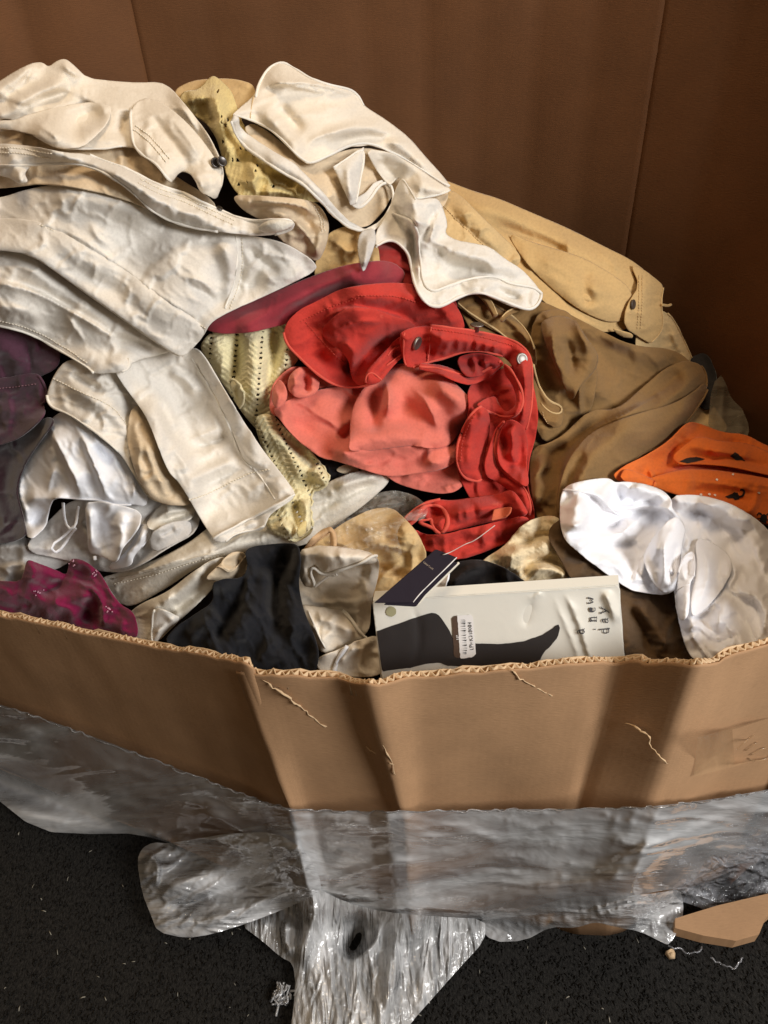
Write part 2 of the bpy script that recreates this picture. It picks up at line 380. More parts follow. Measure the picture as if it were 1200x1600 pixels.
def surf(s, pts, lift=0.):
    P, Nn = [], []
    for u, v in np.asarray(pts, float):
        w = s.kd.find_n((u, v, 0), 4); ix = [a[1] for a in w]; ww = np.array([1/(a[2]**2+.3) for a in w]); ww /= ww.sum()
        n = (s.n[ix]*ww[:, None]).sum(0); n /= np.linalg.norm(n)+1e-12
        P.append((s.x[ix]*ww[:, None]).sum(0)+n*lift); Nn.append(n)
    return np.array(P), np.array(Nn)
HEMS = {}
def cord(s, pts, r=.0028, name='hem', mat=None, lift=.001, sm=2, step=5, wob=.0, par=None):
    """a turned hem, piping or raised seam that follows the cloth"""
    r = r*.62; mat = mat or HEMS.get(s.mat.name); p = resample(chaikin(pts, sm, False), step); P, n = surf(s, p, lift*.6)
    for _ in range(2): P[1:-1] = (P[:-2]+2*P[1:-1]+P[2:])/4
    rr = r*(1+.25*fbm(np.arange(len(P))*.35+rng.random()*50, np.zeros(len(P)), 2))
    if wob: P = P+n*(wob*vnoise(np.arange(len(P))*.5+rng.random()*50, np.zeros(len(P))))[:, None]
    v, f = tube(P, rr, 7); d = np.r_[0, np.cumsum(np.linalg.norm(np.diff(P, axis=0), axis=1))]
    uv = np.c_[np.repeat(d, 7), np.tile(np.arange(7)/80, len(P))]
    return mesh_obj(name, v, f, mat or s.mat, par or s.ob, uv=uv)
def stitch(s, pts, mat, pitch=5.5, ln=.62, r=.0007, rows=1, sep=6, lift=.0008):
    bag = Bag(); p = resample(chaikin(pts, 2, False), pitch)
    t = np.gradient(p, axis=0); t /= np.linalg.norm(t, axis=1, keepdims=True); nn = np.c_[-t[:, 1], t[:, 0]]
    for k in range(rows):
        a, _ = surf(s, p-t*pitch*ln/2+nn*sep*k, lift); m, _ = surf(s, p+nn*sep*k, lift*1.8); b, _ = surf(s, p+t*pitch*ln/2+nn*sep*k, lift)
        for i in range(len(p)): bag.add(*tube([a[i], m[i], b[i]], r, 4))
    return bag.build('stitching', mat, s.ob, kind='stuff')
def lathe(profile, o, n, seg=20, spin=0):
    n = n/np.linalg.norm(n); a = np.cross(n, [.3, .5, .81]); a /= np.linalg.norm(a); b = np.cross(n, a)
    an = np.arange(seg)/seg*2*np.pi+spin; V = []
    for r, z in profile:
        V.append(o+n*z+r*(np.cos(an)[:, None]*a+np.sin(an)[:, None]*b))
    f = [(i*seg+k, i*seg+(k+1) % seg, (i+1)*seg+(k+1) % seg, (i+1)*seg+k) for i in range(len(profile)-1) for k in range(seg)]
    f += [tuple(range(seg))[::-1], tuple((len(profile)-1)*seg+k for k in range(seg))]
    return np.vstack(V), f
def button(s, uv, r, mat, h=.004, lift=.001, shank=0., n=None, name='button'):
    P, nn = surf(s, [uv], lift); n = nn[0] if n is None else np.array(n, float); o = P[0]
    pr = [(r*.35, 0), (r*.35, shank)] if shank else []
    pr += [(r*.9, shank), (r, shank+h*.4), (r*.95, shank+h*.8), (r*.82, shank+h), (r*.7, shank+h*.82), (r*.05, shank+h*.86)]
    v, f = lathe(pr, o, n); return mesh_obj(name, v, f, mat, s.th)
def fold(t, mat, poly, b=.022, **k):
    k.setdefault('bw', 14); k.setdefault('noise', (.0035, 45, 0, 1.)); k.setdefault('edge', .6); k.setdefault('dirn', 165)
    return sheet(t, 'fold', mat, poly, bulge=b, gap=k.pop('gap', .003), **k)
def strip_poly(pts, w, sm=2):
    p = chaikin(pts, sm, False) if sm else np.array(pts, float); p = resample(p, min(10., max(.8, np.linalg.norm(np.diff(p, axis=0), axis=1).sum()/10))); t = np.gradient(p, axis=0); t /= np.linalg.norm(t, axis=1, keepdims=True)
    n = np.c_[-t[:, 1], t[:, 0]]; ww = np.interp(np.linspace(0, 1, len(p)), np.linspace(0, 1, len(np.atleast_1d(w))), np.atleast_1d(w))[:, None]/2
    return np.vstack([p+n*ww, (p-n*ww)[::-1]])
def base_of(u, v): return PILE_P(u, v)
def PILE_P(u, v): return CAM+ray(u, v)*pile_depth(np.array(float(u)), np.array(float(v)))

# ------------------------------------------------------------------ floor
def carpet_mat():
    m, nt, b = new_mat('carpet_tile'); L = nt.links; tc = N(nt, 'ShaderNodeTexCoord')
    n1 = N(nt, 'ShaderNodeTexNoise', Scale=260., Detail=6.); n1.inputs['Roughness'].default_value = .75
    mp = N(nt, 'ShaderNodeMapping'); mp.inputs['Scale'].default_value = (1.6, .7, 1); mp.inputs['Rotation'].default_value = (0, 0, .35); L.new(tc.outputs['Object'], mp.inputs[0]); L.new(mp.outputs[0], n1.inputs['Vector'])
    r = N(nt, 'ShaderNodeValToRGB'); L.new(n1.outputs[0], r.inputs[0]); r.color_ramp.elements[0].position = .35; r.color_ramp.elements[1].position = .78
    r.color_ramp.elements[0].color = lin((13, 13, 13)); r.color_ramp.elements[1].color = lin((66, 64, 61))
    n2 = N(nt, 'ShaderNodeTexNoise', Scale=9., Detail=4.); L.new(tc.outputs['Object'], n2.inputs['Vector'])
    mx = N(nt, 'ShaderNodeMix', data_type='RGBA', blend_type='MULTIPLY'); mx.inputs[0].default_value = .5; L.new(r.outputs[0], mx.inputs[6]); L.new(n2.outputs[1], mx.inputs[7]); L.new(r.outputs[0], b.inputs['Base Color'])
    b.inputs['Roughness'].default_value = .95; b.inputs['Specular IOR Level'].default_value = .15
    bp = N(nt, 'ShaderNodeBump', Strength=.9, Distance=.004); L.new(n1.outputs[0], bp.inputs['Height']); L.new(bp.outputs[0], b.inputs['Normal'])
    return m
CARPET = carpet_mat()
fl = mesh_obj('floor', [(-9, -9, 0), (9, -9, 0), (9, 9, 0), (-9, 9, 0)], [(0, 1, 2, 3)], CARPET, smooth=False); fl['kind'] = 'structure'
# loop-pile tufts and lint near the box
def tufts(n, r0, ln, mat, name, label, area):
    bag = Bag()
    for k in range(n):
        u, v = area(); p = at_z(u, v, .0)
        a = rng.uniform(0, 6.28); d = np.array([math.cos(a), math.sin(a), 0])*ln*rng.uniform(.4, 1.2); up = np.array([0, 0, r0*rng.uniform(1, 3)])
        bag.add(*tube([p-d+[0, 0, r0*.5], p+up, p+d+[0, 0, r0*.3]], r0*rng.uniform(.6, 1.2), 3))
    o = bag.build(name, mat, None); o['kind'] = 'stuff'; o['label'] = label; o['category'] = 'lint' if 'lint' in name else 'carpet'
def low_area():
    while True:
        u, v = rng.uniform(-80, 1280), rng.uniform(1240, 1660)
        if v > 1290 - 60*(u < 200): return u, v
tufts(9000, .0011, .0035, CARPET, 'carpet_pile', 'short black loops of the dark carpet around the box', low_area)
tufts(90, .0010, .0045, plain('lint', (150, 145, 132), .9), 'lint', 'pale lint specks scattered on the black carpet', low_area)

# ------------------------------------------------------------------ cardboard box
def card_mat(name, col, var=.17, flute=True):
    m, nt, b = new_mat(name); L = nt.links; tc = N(nt, 'ShaderNodeUVMap'); c = lin(col)
    n1 = N(nt, 'ShaderNodeTexNoise', Scale=7., Detail=8.); n1.inputs['Roughness'].default_value = .62; L.new(tc.outputs[0], n1.inputs['Vector'])
    mp = N(nt, 'ShaderNodeMapping'); mp.inputs['Scale'].default_value = (90, 500, 1); L.new(tc.outputs[0], mp.inputs[0])
    n2 = N(nt, 'ShaderNodeTexNoise', Scale=1., Detail=3.); L.new(mp.outputs[0], n2.inputs['Vector'])
    ad = N(nt, 'ShaderNodeMath', operation='MULTIPLY_ADD'); L.new(n2.outputs[0], ad.inputs[0]); ad.inputs[1].default_value = .45; L.new(n1.outputs[0], ad.inputs[2])
    r = N(nt, 'ShaderNodeValToRGB'); L.new(ad.outputs[0], r.inputs[0]); r.color_ramp.elements[0].position = .45; r.color_ramp.elements[1].position = 1.
    r.color_ramp.elements[0].color = tuple(x*(1-var) for x in c[:3])+(1,); r.color_ramp.elements[1].color = tuple(x*(1+var) for x in c[:3])+(1,)
    L.new(r.outputs[0], b.inputs['Base Color']); b.inputs['Roughness'].default_value = .78; b.inputs['Specular IOR Level'].default_value = .3
    w = N(nt, 'ShaderNodeTexWave', Scale=27., Distortion=.3); w.bands_direction = 'X'; L.new(tc.outputs[0], w.inputs['Vector'])
    bp = N(nt, 'ShaderNodeBump', Strength=.015 if flute else .01, Distance=.002); L.new(w.outputs[1], bp.inputs['Height'])
    bp2 = N(nt, 'ShaderNodeBump', Strength=.25, Distance=.003); L.new(ad.outputs[0], bp2.inputs['Height']); L.new(bp.outputs[0], bp2.inputs['Normal']); L.new(bp2.outputs[0], b.inputs['Normal'])
    return m
CARD = card_mat('kraft_cardboard', (178, 140, 104)); CARD_SHADE = card_mat('kraft_cardboard_shaded', (108, 70, 40)); TORN = card_mat('torn_paper', (214, 184, 146)); FLUTE = card_mat('fluting_paper', (214, 186, 150))  # back-wall kraft is darkened: shade inside the box put into its colour
ZT, ZB = .75, .45
# each entry: pixel of the cut top edge, pixel of the same crease lower down (None = plumb)
FRONT = [((-330, 868), None), ((-150, 922), None), ((0, 961), None), ((120, 986), None), ((250, 1013), None), ((330, 1026), None), ((388, 1036), (448, 1256)),
         ((397, 1043), (456, 1257)), ((369, 1049), (454, 1262)), ((440, 1054), None), ((528, 1060), (611, 1267)), ((578, 1071), (629, 1269)),
         ((650, 1060), None), ((800, 1046), None), ((945, 1031), (893, 1262)), ((958, 1037), (899, 1266)), ((985, 1032), (915, 1263)), ((1092, 1040), (1017, 1262)), ((1140, 1026), (1052, 1255)), ((1210, 1004), None), ((1350, 965), None)]
BUMP = {528: .010, 578: -.020, 945: .012, 958: .030, 985: .014, 1092: -.030, 1140: -.004, 369: -.004}
top, bot = [], []
for (u, v), b in FRONT:
    t = at_z(u, v, ZT) if u > 389 else at_y(u, v, np.interp(u, [-330, -150, 0, 120, 250, 330, 388], [1.10, .98, .872, .805, .733, .684, .648])); top.append(t)
    dy = BUMP.get(u, 0); top[-1] = at_y(u, v, top[-1][1]+dy)
    if b: q_ = at_z(b[0], b[1], ZB); q_ = at_y(b[0], b[1], q_[1]+dy*.7)
    bot.append(q_ if b else None)
for k in range(len(bot)):
    if bot[k] is None: bot[k] = np.array([top[k][0], top[k][1], top[k][2]-ZT+ZB])
# plumb corrections: unmarked points keep the mean lean of their marked neighbours
top, bot = np.array(top), np.array(bot)
box = thing('cardboard_box', 'large crumpled brown cardboard box, front wall cut low, full of clothes', 'box', (0, 1.1, 0))
FT, FB = [], []
TH = .0095
def front_wall():
    """returns dense top / bottom polylines with an index of the panel breaks"""
    seg = [(0, 7), (7, 20)]
    return seg
def dense(a, b, i0, i1, step=.012):
    ta, tb, idx = [], [], []
    for k in range(i0, i1):
        n = max(2, int(np.linalg.norm(a[k+1]-a[k])/step)); s = np.linspace(0, 1, n, endpoint=False)[:, None]
        ta.append(a[k]*(1-s)+a[k+1]*s); tb.append(b[k]*(1-s)+b[k+1]*s)
    ta.append(a[i1:i1+1]); tb.append(b[i1:i1+1]); return np.vstack(ta), np.vstack(tb)
def softened(p, n):
    p = p.copy()
    for _ in range(n): p[1:-1] = (p[:-2]+2*p[1:-1]+p[2:])/4
    return p
def wall_panel(name, tp, bt, zlow, rough_cut=True, soft=1, mat=CARD, parent=box, th=TH, label=None, flip=1):
    tp, bt = softened(tp, soft), softened(bt, soft); n = len(tp)
    d = np.r_[0, np.cumsum(np.linalg.norm(np.diff(tp, axis=0), axis=1))]
    tan = np.gradient(tp, axis=0); tan[:, 2] = 0; tan /= np.linalg.norm(tan, axis=1, keepdims=True)+1e-9
    inn = flip*np.c_[-tan[:, 1], tan[:, 0], np.zeros(n)]
    tz = .0028*fbm(d*60+rng.random()*90, np.zeros(n), 3)*(1 if rough_cut else 0)
    zs = np.r_[0, .006, .015, .03, np.linspace(.06, ZT-zlow, 14)]
    def skin(off, dz, extra):
        V = []
        for zz in zs:
            f = min(zz/(ZT-ZB), 1.1); p = tp+(bt-tp)*f; p[:, 2] = np.maximum(tp[:, 2]-zz, .003)
            cr = .0022*fbm(d*9+5, np.full(n, zz*9+extra), 3)
            q = p+inn*(off+cr)[:, None] if np.ndim(off) else p+inn*(off+cr)[:, None]
            q[:, 2] += (dz+tz)*(1-min(1, zz/.03)); V.append(q)
        V = np.vstack(V); m = len(zs)
        F = [(i*n+k, i*n+k+1, (i+1)*n+k+1, (i+1)*n+k) for i in range(m-1) for k in range(n-1)]
        uv = np.c_[np.tile(d, m), np.repeat(zs, n)]
        return V, F, uv
    wob = .0016*fbm(d*45+7, np.zeros(n), 2)
    V, F, uv = skin(0, 0, 0); o = mesh_obj(name, V, F, mat, parent, uv=uv, smooth=True, label=label)
    so = o.modifiers.new('thickness', 'SOLIDIFY'); so.thickness = .0012*K; so.offset = 0
    V, F, uv = skin(th, .0025*fbm(d*40+50, np.zeros(n), 3), 0); o2 = mesh_obj('inner_liner', V, F, FLUTE, o, uv=uv)
    so = o2.modifiers.new('thickness', 'SOLIDIFY'); so.thickness = .0012*K; so.offset = 0
    # fluting: the wavy paper between the two liners, seen at the cut
    per = .0118; ds = np.arange(0, d[-1], per/8); base = np.stack([np.interp(ds, d, tp[:, k]) for k in range(3)], 1); ni = np.stack([np.interp(ds, d, inn[:, k]) for k in range(3)], 1)
    zc = np.interp(ds, d, tz); ph = ds/per*2*np.pi+2.4*vnoise(ds*14, ds*0)
    cre = .0022*fbm(np.interp(ds, d, d)*9+5, np.zeros(len(ds)), 3)
    tri = (np.arcsin(np.sin(ph))/(math.pi/2))*(1-.7*np.clip(fbm(ds*30+8, ds*0, 2), 0, 1))+.25*vnoise(ds*60, ds*0+9)
    off = th/2+tri*th*.47+cre
    a = base+ni*off[:, None]; a[:, 2] += zc+.0012+.0018*vnoise(ds*130, ds*0+3); b2 = a.copy(); b2[:, 2] -= .03
    nn = len(ds); V = np.vstack([a, b2]); F = [(k, k+1, nn+k+1, nn+k) for k in range(nn-1)]
    o3 = mesh_obj('fluting', V, F, FLUTE, o, uv=np.c_[np.r_[ds, ds], np.r_[ds*0, ds*0+.03]], smooth=True)
    so = o3.modifiers.new('thickness', 'SOLIDIFY'); so.thickness = .0016*K; so.offset = 0
    return o
t_, b_ = dense(top, bot, 0, 7); wall_panel('front_left_panel', t_, b_, .0)
t_, b_ = dense(top, bot, 8, len(top)-1); wall_panel('front_panel', t_, b_, .0)
# rolled corner where the left panel tucks behind the front one
t_, b_ = dense(top, bot, 7, 8, .004); mid = np.array(top[6:10])
# tears and raised paper edges on the front face
def tear(pts, r=.0016, name='torn_edge'):
    p = resample(chaikin(pts, 1, False), 5); P = []
    for u, v in p:
        uu, vv, _ = project(top); w = np.interp(u, uu[8:], np.arange(8, len(top)))
        k = int(w); f = w-k; k2 = min(k+1, len(top)-1)
        best = None
        # intersect the ray with the ruled front wall
        for _ in range(1):
            r_ = ray(u, v); bst = None
            for k in range(8, len(top)-1):
                A, B, C = top[k], top[k+1], bot[k]; n = np.cross(B-A, C-A); t = ((A-CAM)@n)/(r_@n); X = CAM+r_*t
                zf = (ZT-X[2])/(ZT-ZB); L0 = top[k]+(bot[k]-top[k])*zf; L1 = top[k+1]+(bot[k+1]-top[k+1])*zf
                s = ((X-L0)@(L1-L0))/((L1-L0)@(L1-L0))
                if -.05 <= s <= 1.05 and (bst is None or abs(s-.5) < bst[0]): bst = (abs(s-.5), X)
            X = bst[1] if bst else at_y(u, v, .63)
        P.append(X+(CAM-X)*.0045)
    P = np.array(P); n = len(P); P += rng.normal(0, .0009, P.shape)
    w = r*(.4+np.abs(fbm(np.arange(n)*.8+rng.random()*40, np.zeros(n), 2)))
    v, f = tube(P, w, 5, True); return mesh_obj(name, v, f, TORN, box, uv=np.c_[v[:, 0], v[:, 2]])
tear([(410, 1063), (455, 1092), (500, 1131), (540, 1150), (582, 1173), (600, 1190), (616, 1195)], .0014)
tear([(798, 1046), (812, 1060), (850, 1082), (890, 1095), (928, 1103)], .0012)
tear([(936, 1116), (950, 1122)], .001); tear([(975, 1130), (1000, 1139), (1018, 1155), (1014, 1164), (1030, 1180), (1045, 1195)], .0013)
tear([(930, 1030), (932, 1040)], .0012); tear([(596, 1160), (612, 1190), (618, 1212)], .0012)
# clear packing tape on the right of the front face
def front_pt(u, v, off=.002):
    r_ = ray(u, v); bst = None
    for k in range(8, len(top)-1):
        A, B, C = top[k], top[k+1], bot[k]; n = np.cross(B-A, C-A); t = ((A-CAM)@n)/(r_@n); X = CAM+r_*t
        zf = (ZT-X[2])/(ZT-ZB); L0 = top[k]+(bot[k]-top[k])*zf; L1 = top[k+1]+(bot[k+1]-top[k+1])*zf
        s = ((X-L0)@(L1-L0))/((L1-L0)@(L1-L0))
        if -.02 <= s <= 1.02: bst = X if bst is None else bst
    X = bst if bst is not None else at_y(u, v, .64)
    return CAM+(X-CAM)*(1-off)
def film_mat(name, col, alpha, rough, bs, stretch, rot=0., bstr=.9, dist=.006, hz=.0):
    m, nt, b = new_mat(name); L = nt.links; tc = N(nt, 'ShaderNodeUVMap')
    b.inputs['Base Color'].default_value = lin(col); b.inputs['Roughness'].default_value = rough; b.inputs['Specular IOR Level'].default_value = .8
    mp = N(nt, 'ShaderNodeMapping'); mp.inputs['Scale'].default_value = stretch; mp.inputs['Rotation'].default_value = (0, 0, rot); L.new(tc.outputs[0], mp.inputs[0])
    n1 = N(nt, 'ShaderNodeTexNoise', Scale=bs, Detail=5., Distortion=.8); n1.inputs['Roughness'].default_value = .55; L.new(mp.outputs[0], n1.inputs['Vector'])
    n5 = N(nt, 'ShaderNodeTexNoise', Scale=bs*2.2, Detail=4., Distortion=1.); n5.noise_type = 'RIDGED_MULTIFRACTAL'; n5.normalize = True; L.new(mp.outputs[0], n5.inputs['Vector'])
    bp0 = N(nt, 'ShaderNodeBump', Strength=bstr*.6, Distance=dist); L.new(n1.outputs[0], bp0.inputs['Height'])
    bp = N(nt, 'ShaderNodeBump', Strength=bstr, Distance=dist*.5); L.new(n5.outputs[0], bp.inputs['Height']); L.new(bp0.outputs[0], bp.inputs['Normal']); L.new(bp.outputs[0], b.inputs['Normal'])
    # layered film: where more layers lie together it is milkier and hides more
    r = N(nt, 'ShaderNodeMapRange'); L.new(n1.outputs[0], r.inputs[0]); r.inputs[1].default_value = .36; r.inputs[2].default_value = .66
    r.inputs[3].default_value = max(0, alpha-hz-.14); r.inputs[4].default_value = min(1, alpha+hz+.14); L.new(r.outputs[0], b.inputs['Alpha'])
    if hz:
        cr = N(nt, 'ShaderNodeMix', data_type='RGBA'); L.new(n1.outputs[0], cr.inputs[0]); c = lin(col); cr.inputs[6].default_value = tuple(x*.35 for x in c[:3])+(1,); cr.inputs[7].default_value = tuple(min(1, x*1.35) for x in c[:3])+(1,); L.new(cr.outputs[2], b.inputs['Base Color'])
        b.inputs['Coat Weight'].default_value = 1.; b.inputs['Coat Roughness'].default_value = .04; b.inputs['Coat IOR'].default_value = 1.7; L.new(bp.outputs[0], b.inputs['Coat Normal'])
    return m
TAPE = film_mat('packing_tape', (196, 160, 120), .35, .16, 20., (2, 1, 1), bstr=.25)
tq = np.array([[(1090, 1152), (1140, 1139), (1200, 1122), (1260, 1105)], [(1087, 1185), (1140, 1172), (1200, 1155), (1260, 1138)], [(1084, 1214), (1140, 1200), (1200, 1183), (1260, 1168)]])
tv = [front_pt(*p, .0025) for row in tq for p in row]
mesh_obj('packing_tape', tv, [(i*4+k, i*4+k+1, i*4+k+5, i*4+k+4) for i in range(2) for k in range(3)], TAPE, box, uv=np.array([(k*.05, i*.03) for i in range(3) for k in range(4)]))
for pts in ([(1140, 1197), (1155, 1180), (1175, 1165), (1196, 1153)], [(1160, 1178), (1172, 1181), (1190, 1170), (1200, 1168)], [(1150, 1172), (1165, 1158), (1180, 1148)], [(1166, 1183), (1180, 1190), (1204, 1184)]):
    P = np.array([front_pt(u, v, .0042) for u, v in resample(chaikin(pts, 2, False), 5)]); v, f = tube(P, .0012, 5, True)
    mesh_obj('tape_wrinkle', v, f, TAPE, box, uv=v[:, :2])
# tall back and side walls (plan, then full height), creased panel by panel
HB = 1.74
BACK = [(top[0][0], top[0][1]), (-1.02, .98), (-1.0, 1.14), (-.86, 1.32), (-.66, 1.535), (-.585, 1.60), (-.49, 1.625), (-.40, 1.672), (-.27, 1.69), (-.14, 1.70), (.02, 1.712), (.135, 1.715), (.24, 1.70), (.345, 1.685), (.45, 1.655), (.555, 1.61), (.66, 1.545), (.80, 1.42), (.93, 1.24), (.98, 1.05), (.92, .86), (top[-1][0], top[-1][1])]
def back_wall(i0, i1, name):
    P = np.array([BACK[k] for k in range(i0, i1+1)], float); tp = []
    P[-1] += (P[-1]-P[-2])*.05; P[0] += (P[0]-P[1])*.05
    for k in range(len(P)-1):
        n = max(3, int(np.linalg.norm(P[k+1]-P[k])/.015)); s = np.linspace(0, 1, n, endpoint=False)[:, None]
        seg = P[k]*(1-s)+P[k+1]*s; t = P[k+1]-P[k]; nn = np.array([t[1], -t[0]])/np.linalg.norm(t)
        tp.append(seg+nn*(.0022*np.sin(s*math.pi)))       # panels bow slightly, so creases read as ridges
    tp.append(P[-1:]); tp = np.vstack(tp); n = len(tp); d = np.r_[0, np.cumsum(np.linalg.norm(np.diff(tp, axis=0), axis=1))]
    zs = np.linspace(0, HB, 40); V = []; hk = np.ones(n) if name != 'right_wall' else np.interp(np.arange(n)/n, [0, .45, .62, 1], [1, 1, .62, .46])
    for z in zs:
        w = .006*fbm(tp[:, 0]*4+3, tp[:, 1]*4+z*3, 3); t = np.gradient(tp, axis=0); t /= np.linalg.norm(t, axis=1, keepdims=True)
        V.append(np.c_[tp+np.c_[t[:, 1], -t[:, 0]]*w[:, None], z*hk])
    V = np.vstack(V); F = [(i*n+k, (i+1)*n+k, (i+1)*n+k+1, i*n+k+1) for i in range(39) for k in range(n-1)]
    o = mesh_obj(name, V, F, CARD_SHADE, box, uv=np.c_[np.tile(d, 40), np.repeat(zs, n)])
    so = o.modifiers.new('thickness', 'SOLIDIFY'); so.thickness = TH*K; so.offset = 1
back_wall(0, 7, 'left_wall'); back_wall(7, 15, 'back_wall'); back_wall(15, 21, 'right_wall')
# a scuffed, lifted flap of liner high on the back wall

# ------------------------------------------------------------------ cloth materials
CREAM = fabric('cream_denim', (236, 231, 222), twill=230, gr=.2, wr=.16, var=.05)
CREAM2 = fabric('cream_cotton', (235, 226, 211), gr=.16, wr=.16, var=.05)
ECRU = fabric('ecru_lining', (224, 204, 174), wr=.3, var=.06)
IVORY = fabric('ivory_linen', (232, 226, 213), wr=.35, wb=.35, var=.05)
WHITE = fabric('white_poplin', (246, 248, 253), wr=.15, wb=.1, var=.01, gr=.06, rough=.75)
SATIN = fabric('white_sateen', (247, 248, 253), wr=.15, wb=.08, var=.01, gr=.05, rough=.5, sheen=.2)
GREYW = fabric('greyed_white_jersey', (212, 209, 205), wr=.3, var=.05)
TAN = fabric('tan_twill', (206, 172, 118), wr=.35, var=.07, twill=260)
TANL = fabric('light_tan_twill', (214, 184, 134), wr=.3, var=.06)
OLIVE = fabric('olive_canvas', (140, 108, 66), wr=.35, var=.12, twill=200, spots=((196, 180, 148), 9., .70))
OLIVED = fabric('dark_olive_canvas', (92, 70, 46), wr=.3, var=.1)
RED = fabric('red_denim', (198, 60, 50), wr=.4, var=.12, twill=220, spots=((214, 92, 74), 30., .62))
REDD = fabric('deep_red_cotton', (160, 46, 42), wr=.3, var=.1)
PINK = fabric('salmon_jersey', (224, 122, 106), wr=.15, wb=.15, var=.06, sheen=.2)
RASP = fabric('raspberry_jersey', (152, 52, 62), wr=.12, wb=.12, var=.06, sheen=.2)
ORANGE = fabric('orange_cotton', (226, 112, 42), wr=.3, var=.08)
PLUM = fabric('plum_corduroy', (92, 56, 72), wr=.35, var=.25, sheen=.35, spots=((120, 84, 92), 22., .66))
WINE = fabric('dark_wine_velvet', (44, 20, 32), wr=.2, var=.3, sheen=.5)
MAG = fabric('magenta_knit', (124, 22, 66), wr=.2, wb=.5, wv=240, var=.12, sheen=.25)
BLACK = fabric('black_jersey', (30, 31, 36), wr=.3, var=.1, sheen=.1)
BLACKS = fabric('soft_black_cotton', (34, 31, 32), wr=.2, var=.1, sheen=.1)
KNIT = fabric('cream_pointelle_yarn', (238, 228, 186), wr=.1, wb=.7, wv=300, var=.06, sheen=.2, rough=.95)
KNITY = fabric('butter_lace_knit', (226, 206, 146), wr=.1, wb=.6, wv=300, var=.08, sheen=.2)
RIBK = fabric('cream_rib_knit', (230, 212, 176), wr=.15, wb=.4, var=.05)
BEIGE = fabric('beige_elastic', (206, 172, 132), wr=.2, var=.05)
GAP_SHADE = fabric('gap_shade_brown', (40, 28, 22), wr=.5, var=.2)  # brown of the added base sheet, shade of the gaps put into its colour
THREAD = plain('cream_thread', (240, 232, 214), .9); REDTH = plain('red_thread', (196, 74, 60), .9); TANTH = plain('khaki_thread', (214, 186, 140), .9); PLUMTH = plain('plum_thread', (150, 110, 120), .9)
STEEL = plain('brushed_steel', (150, 144, 138), .5, 1.); GUN = plain('gunmetal', (96, 92, 90), .35, 1.); DKBTN = plain('dark_horn', (74, 62, 52), .4); SHELL = plain('shell', (226, 214, 190), .3)

HEMS['cream_denim'] = HEMS['cream_cotton'] = fabric('bright_cream_hem', (244, 240, 231), wr=.1, var=.03)
HEMS['red_denim'] = fabric('worn_red_hem', (222, 92, 76), wr=.1, var=.12, spots=((232, 130, 112), 60., .6))
HEMS['tan_twill'] = TANL
def T(name, label, cat, u, v, group=None): return thing(name, label, cat, PILE_P(u, v), group)

# ---- things deep in the heap
t = T('gap_shade_sheet', 'added dark garment buried under everything, glimpsed in the gaps between clothes', 'filler', 600, 700)  # added sheet below the heap, coloured as the shade between clothes
sheet(t, 'cloth', GAP_SHADE, [(-90,150),(100,125),(270,165),(440,140),(580,200),(690,310),(850,375),(1010,475),(1080,590),(1150,690),(1300,750),(1300,1000),(1095,1028),(575,1052),(380,1025),(-90,935)], res=11, e=.05, noise=(.012,90,30,1.6), it=30, bulge=.0, gap=-.13, sub=0)
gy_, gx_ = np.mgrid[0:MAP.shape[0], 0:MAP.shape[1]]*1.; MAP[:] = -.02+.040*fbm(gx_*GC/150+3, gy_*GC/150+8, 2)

t = T('tan_trousers', 'light tan trousers slumped against the dark back wall behind the button cuff', 'trousers', 1060, 600)
s = sheet(t, 'leg', TANL, [(1000,480),(1045,486),(1066,525),(1083,565),(1112,630),(1145,676),(1080,690),(1030,640),(990,560)], folds=[('r',.012,9,[(1040,490),(1070,560),(1110,640)])], bulge=.02, bw=18)
cord(s, [(1045,486),(1066,525),(1083,565)], .003)
t = T('black_cloth', 'small black cloth wedged between tan trousers and the box wall', 'cloth', 1100, 590)
sheet(t, 'cloth', BLACKS, [(1075,560),(1104,548),(1122,585),(1120,625),(1105,645),(1080,620)], bulge=.02, bw=14)
POLY = film_mat('grey_polybag', (150, 140, 120), .5, .35, 18., (1, 3, 1), bstr=.4)
t = T('plastic_bag', 'cloudy grey plastic bag standing between the box wall and the orange cloth', 'bag', 1140, 640)
sheet(t, 'film', POLY, [(1112,600),(1134,580),(1146,600),(1158,635),(1172,668),(1165,690),(1105,680)], bulge=.012, bw=20, folds=[('c',.012,6,[(1134,582),(1130,630),(1128,680)])], sm=1, thick=0)

# ---- tan shirt with a buttoned cuff
t = T('tan_shirt', 'tan button-cuff shirt with its sleeve stretched down along the back wall', 'shirt', 860, 420)
s = sheet(t, 'sleeve', TAN, [(640,262),(700,283),(735,297),(780,310),(830,332),(885,355),(950,388),(985,405),(1015,428),(1000,470),(985,515),(940,520),(900,510),(860,480),(830,452),(800,420),(740,400),(680,370)],
    folds=[('r',.026,20,[(690,300),(780,330),(860,365),(920,400),(960,425)]), ('r',-.014,11,[(760,345),(820,368),(880,390),(905,405)]), ('r',.016,15,[(800,370),(850,420),(900,455),(960,480)]), ('c',.012,9,[(890,370),(885,395),(900,420)]),
           ('c',.010,8,[(925,385),(960,410),(965,440)]),('r',-.012,10,[(830,400),(850,425),(900,470)])], bulge=.028, bw=36, e=.05, it=80, noise=(.0028,60,25,2.))
stitch(s, [(815,405),(850,440),(905,480),(975,505)], TANTH, 5)
fold(t, TAN, [(790,362),(830,378),(880,392),(915,404),(960,430),(990,455),(982,500),(950,505),(905,485),(860,450),(822,412)], .024, dirn=-60, noise=(.002,60,25,2.), folds=[('r',.012,14,[(830,390),(900,430),(960,470)]),('r',-.010,12,[(915,415),(912,450),(925,485)])])
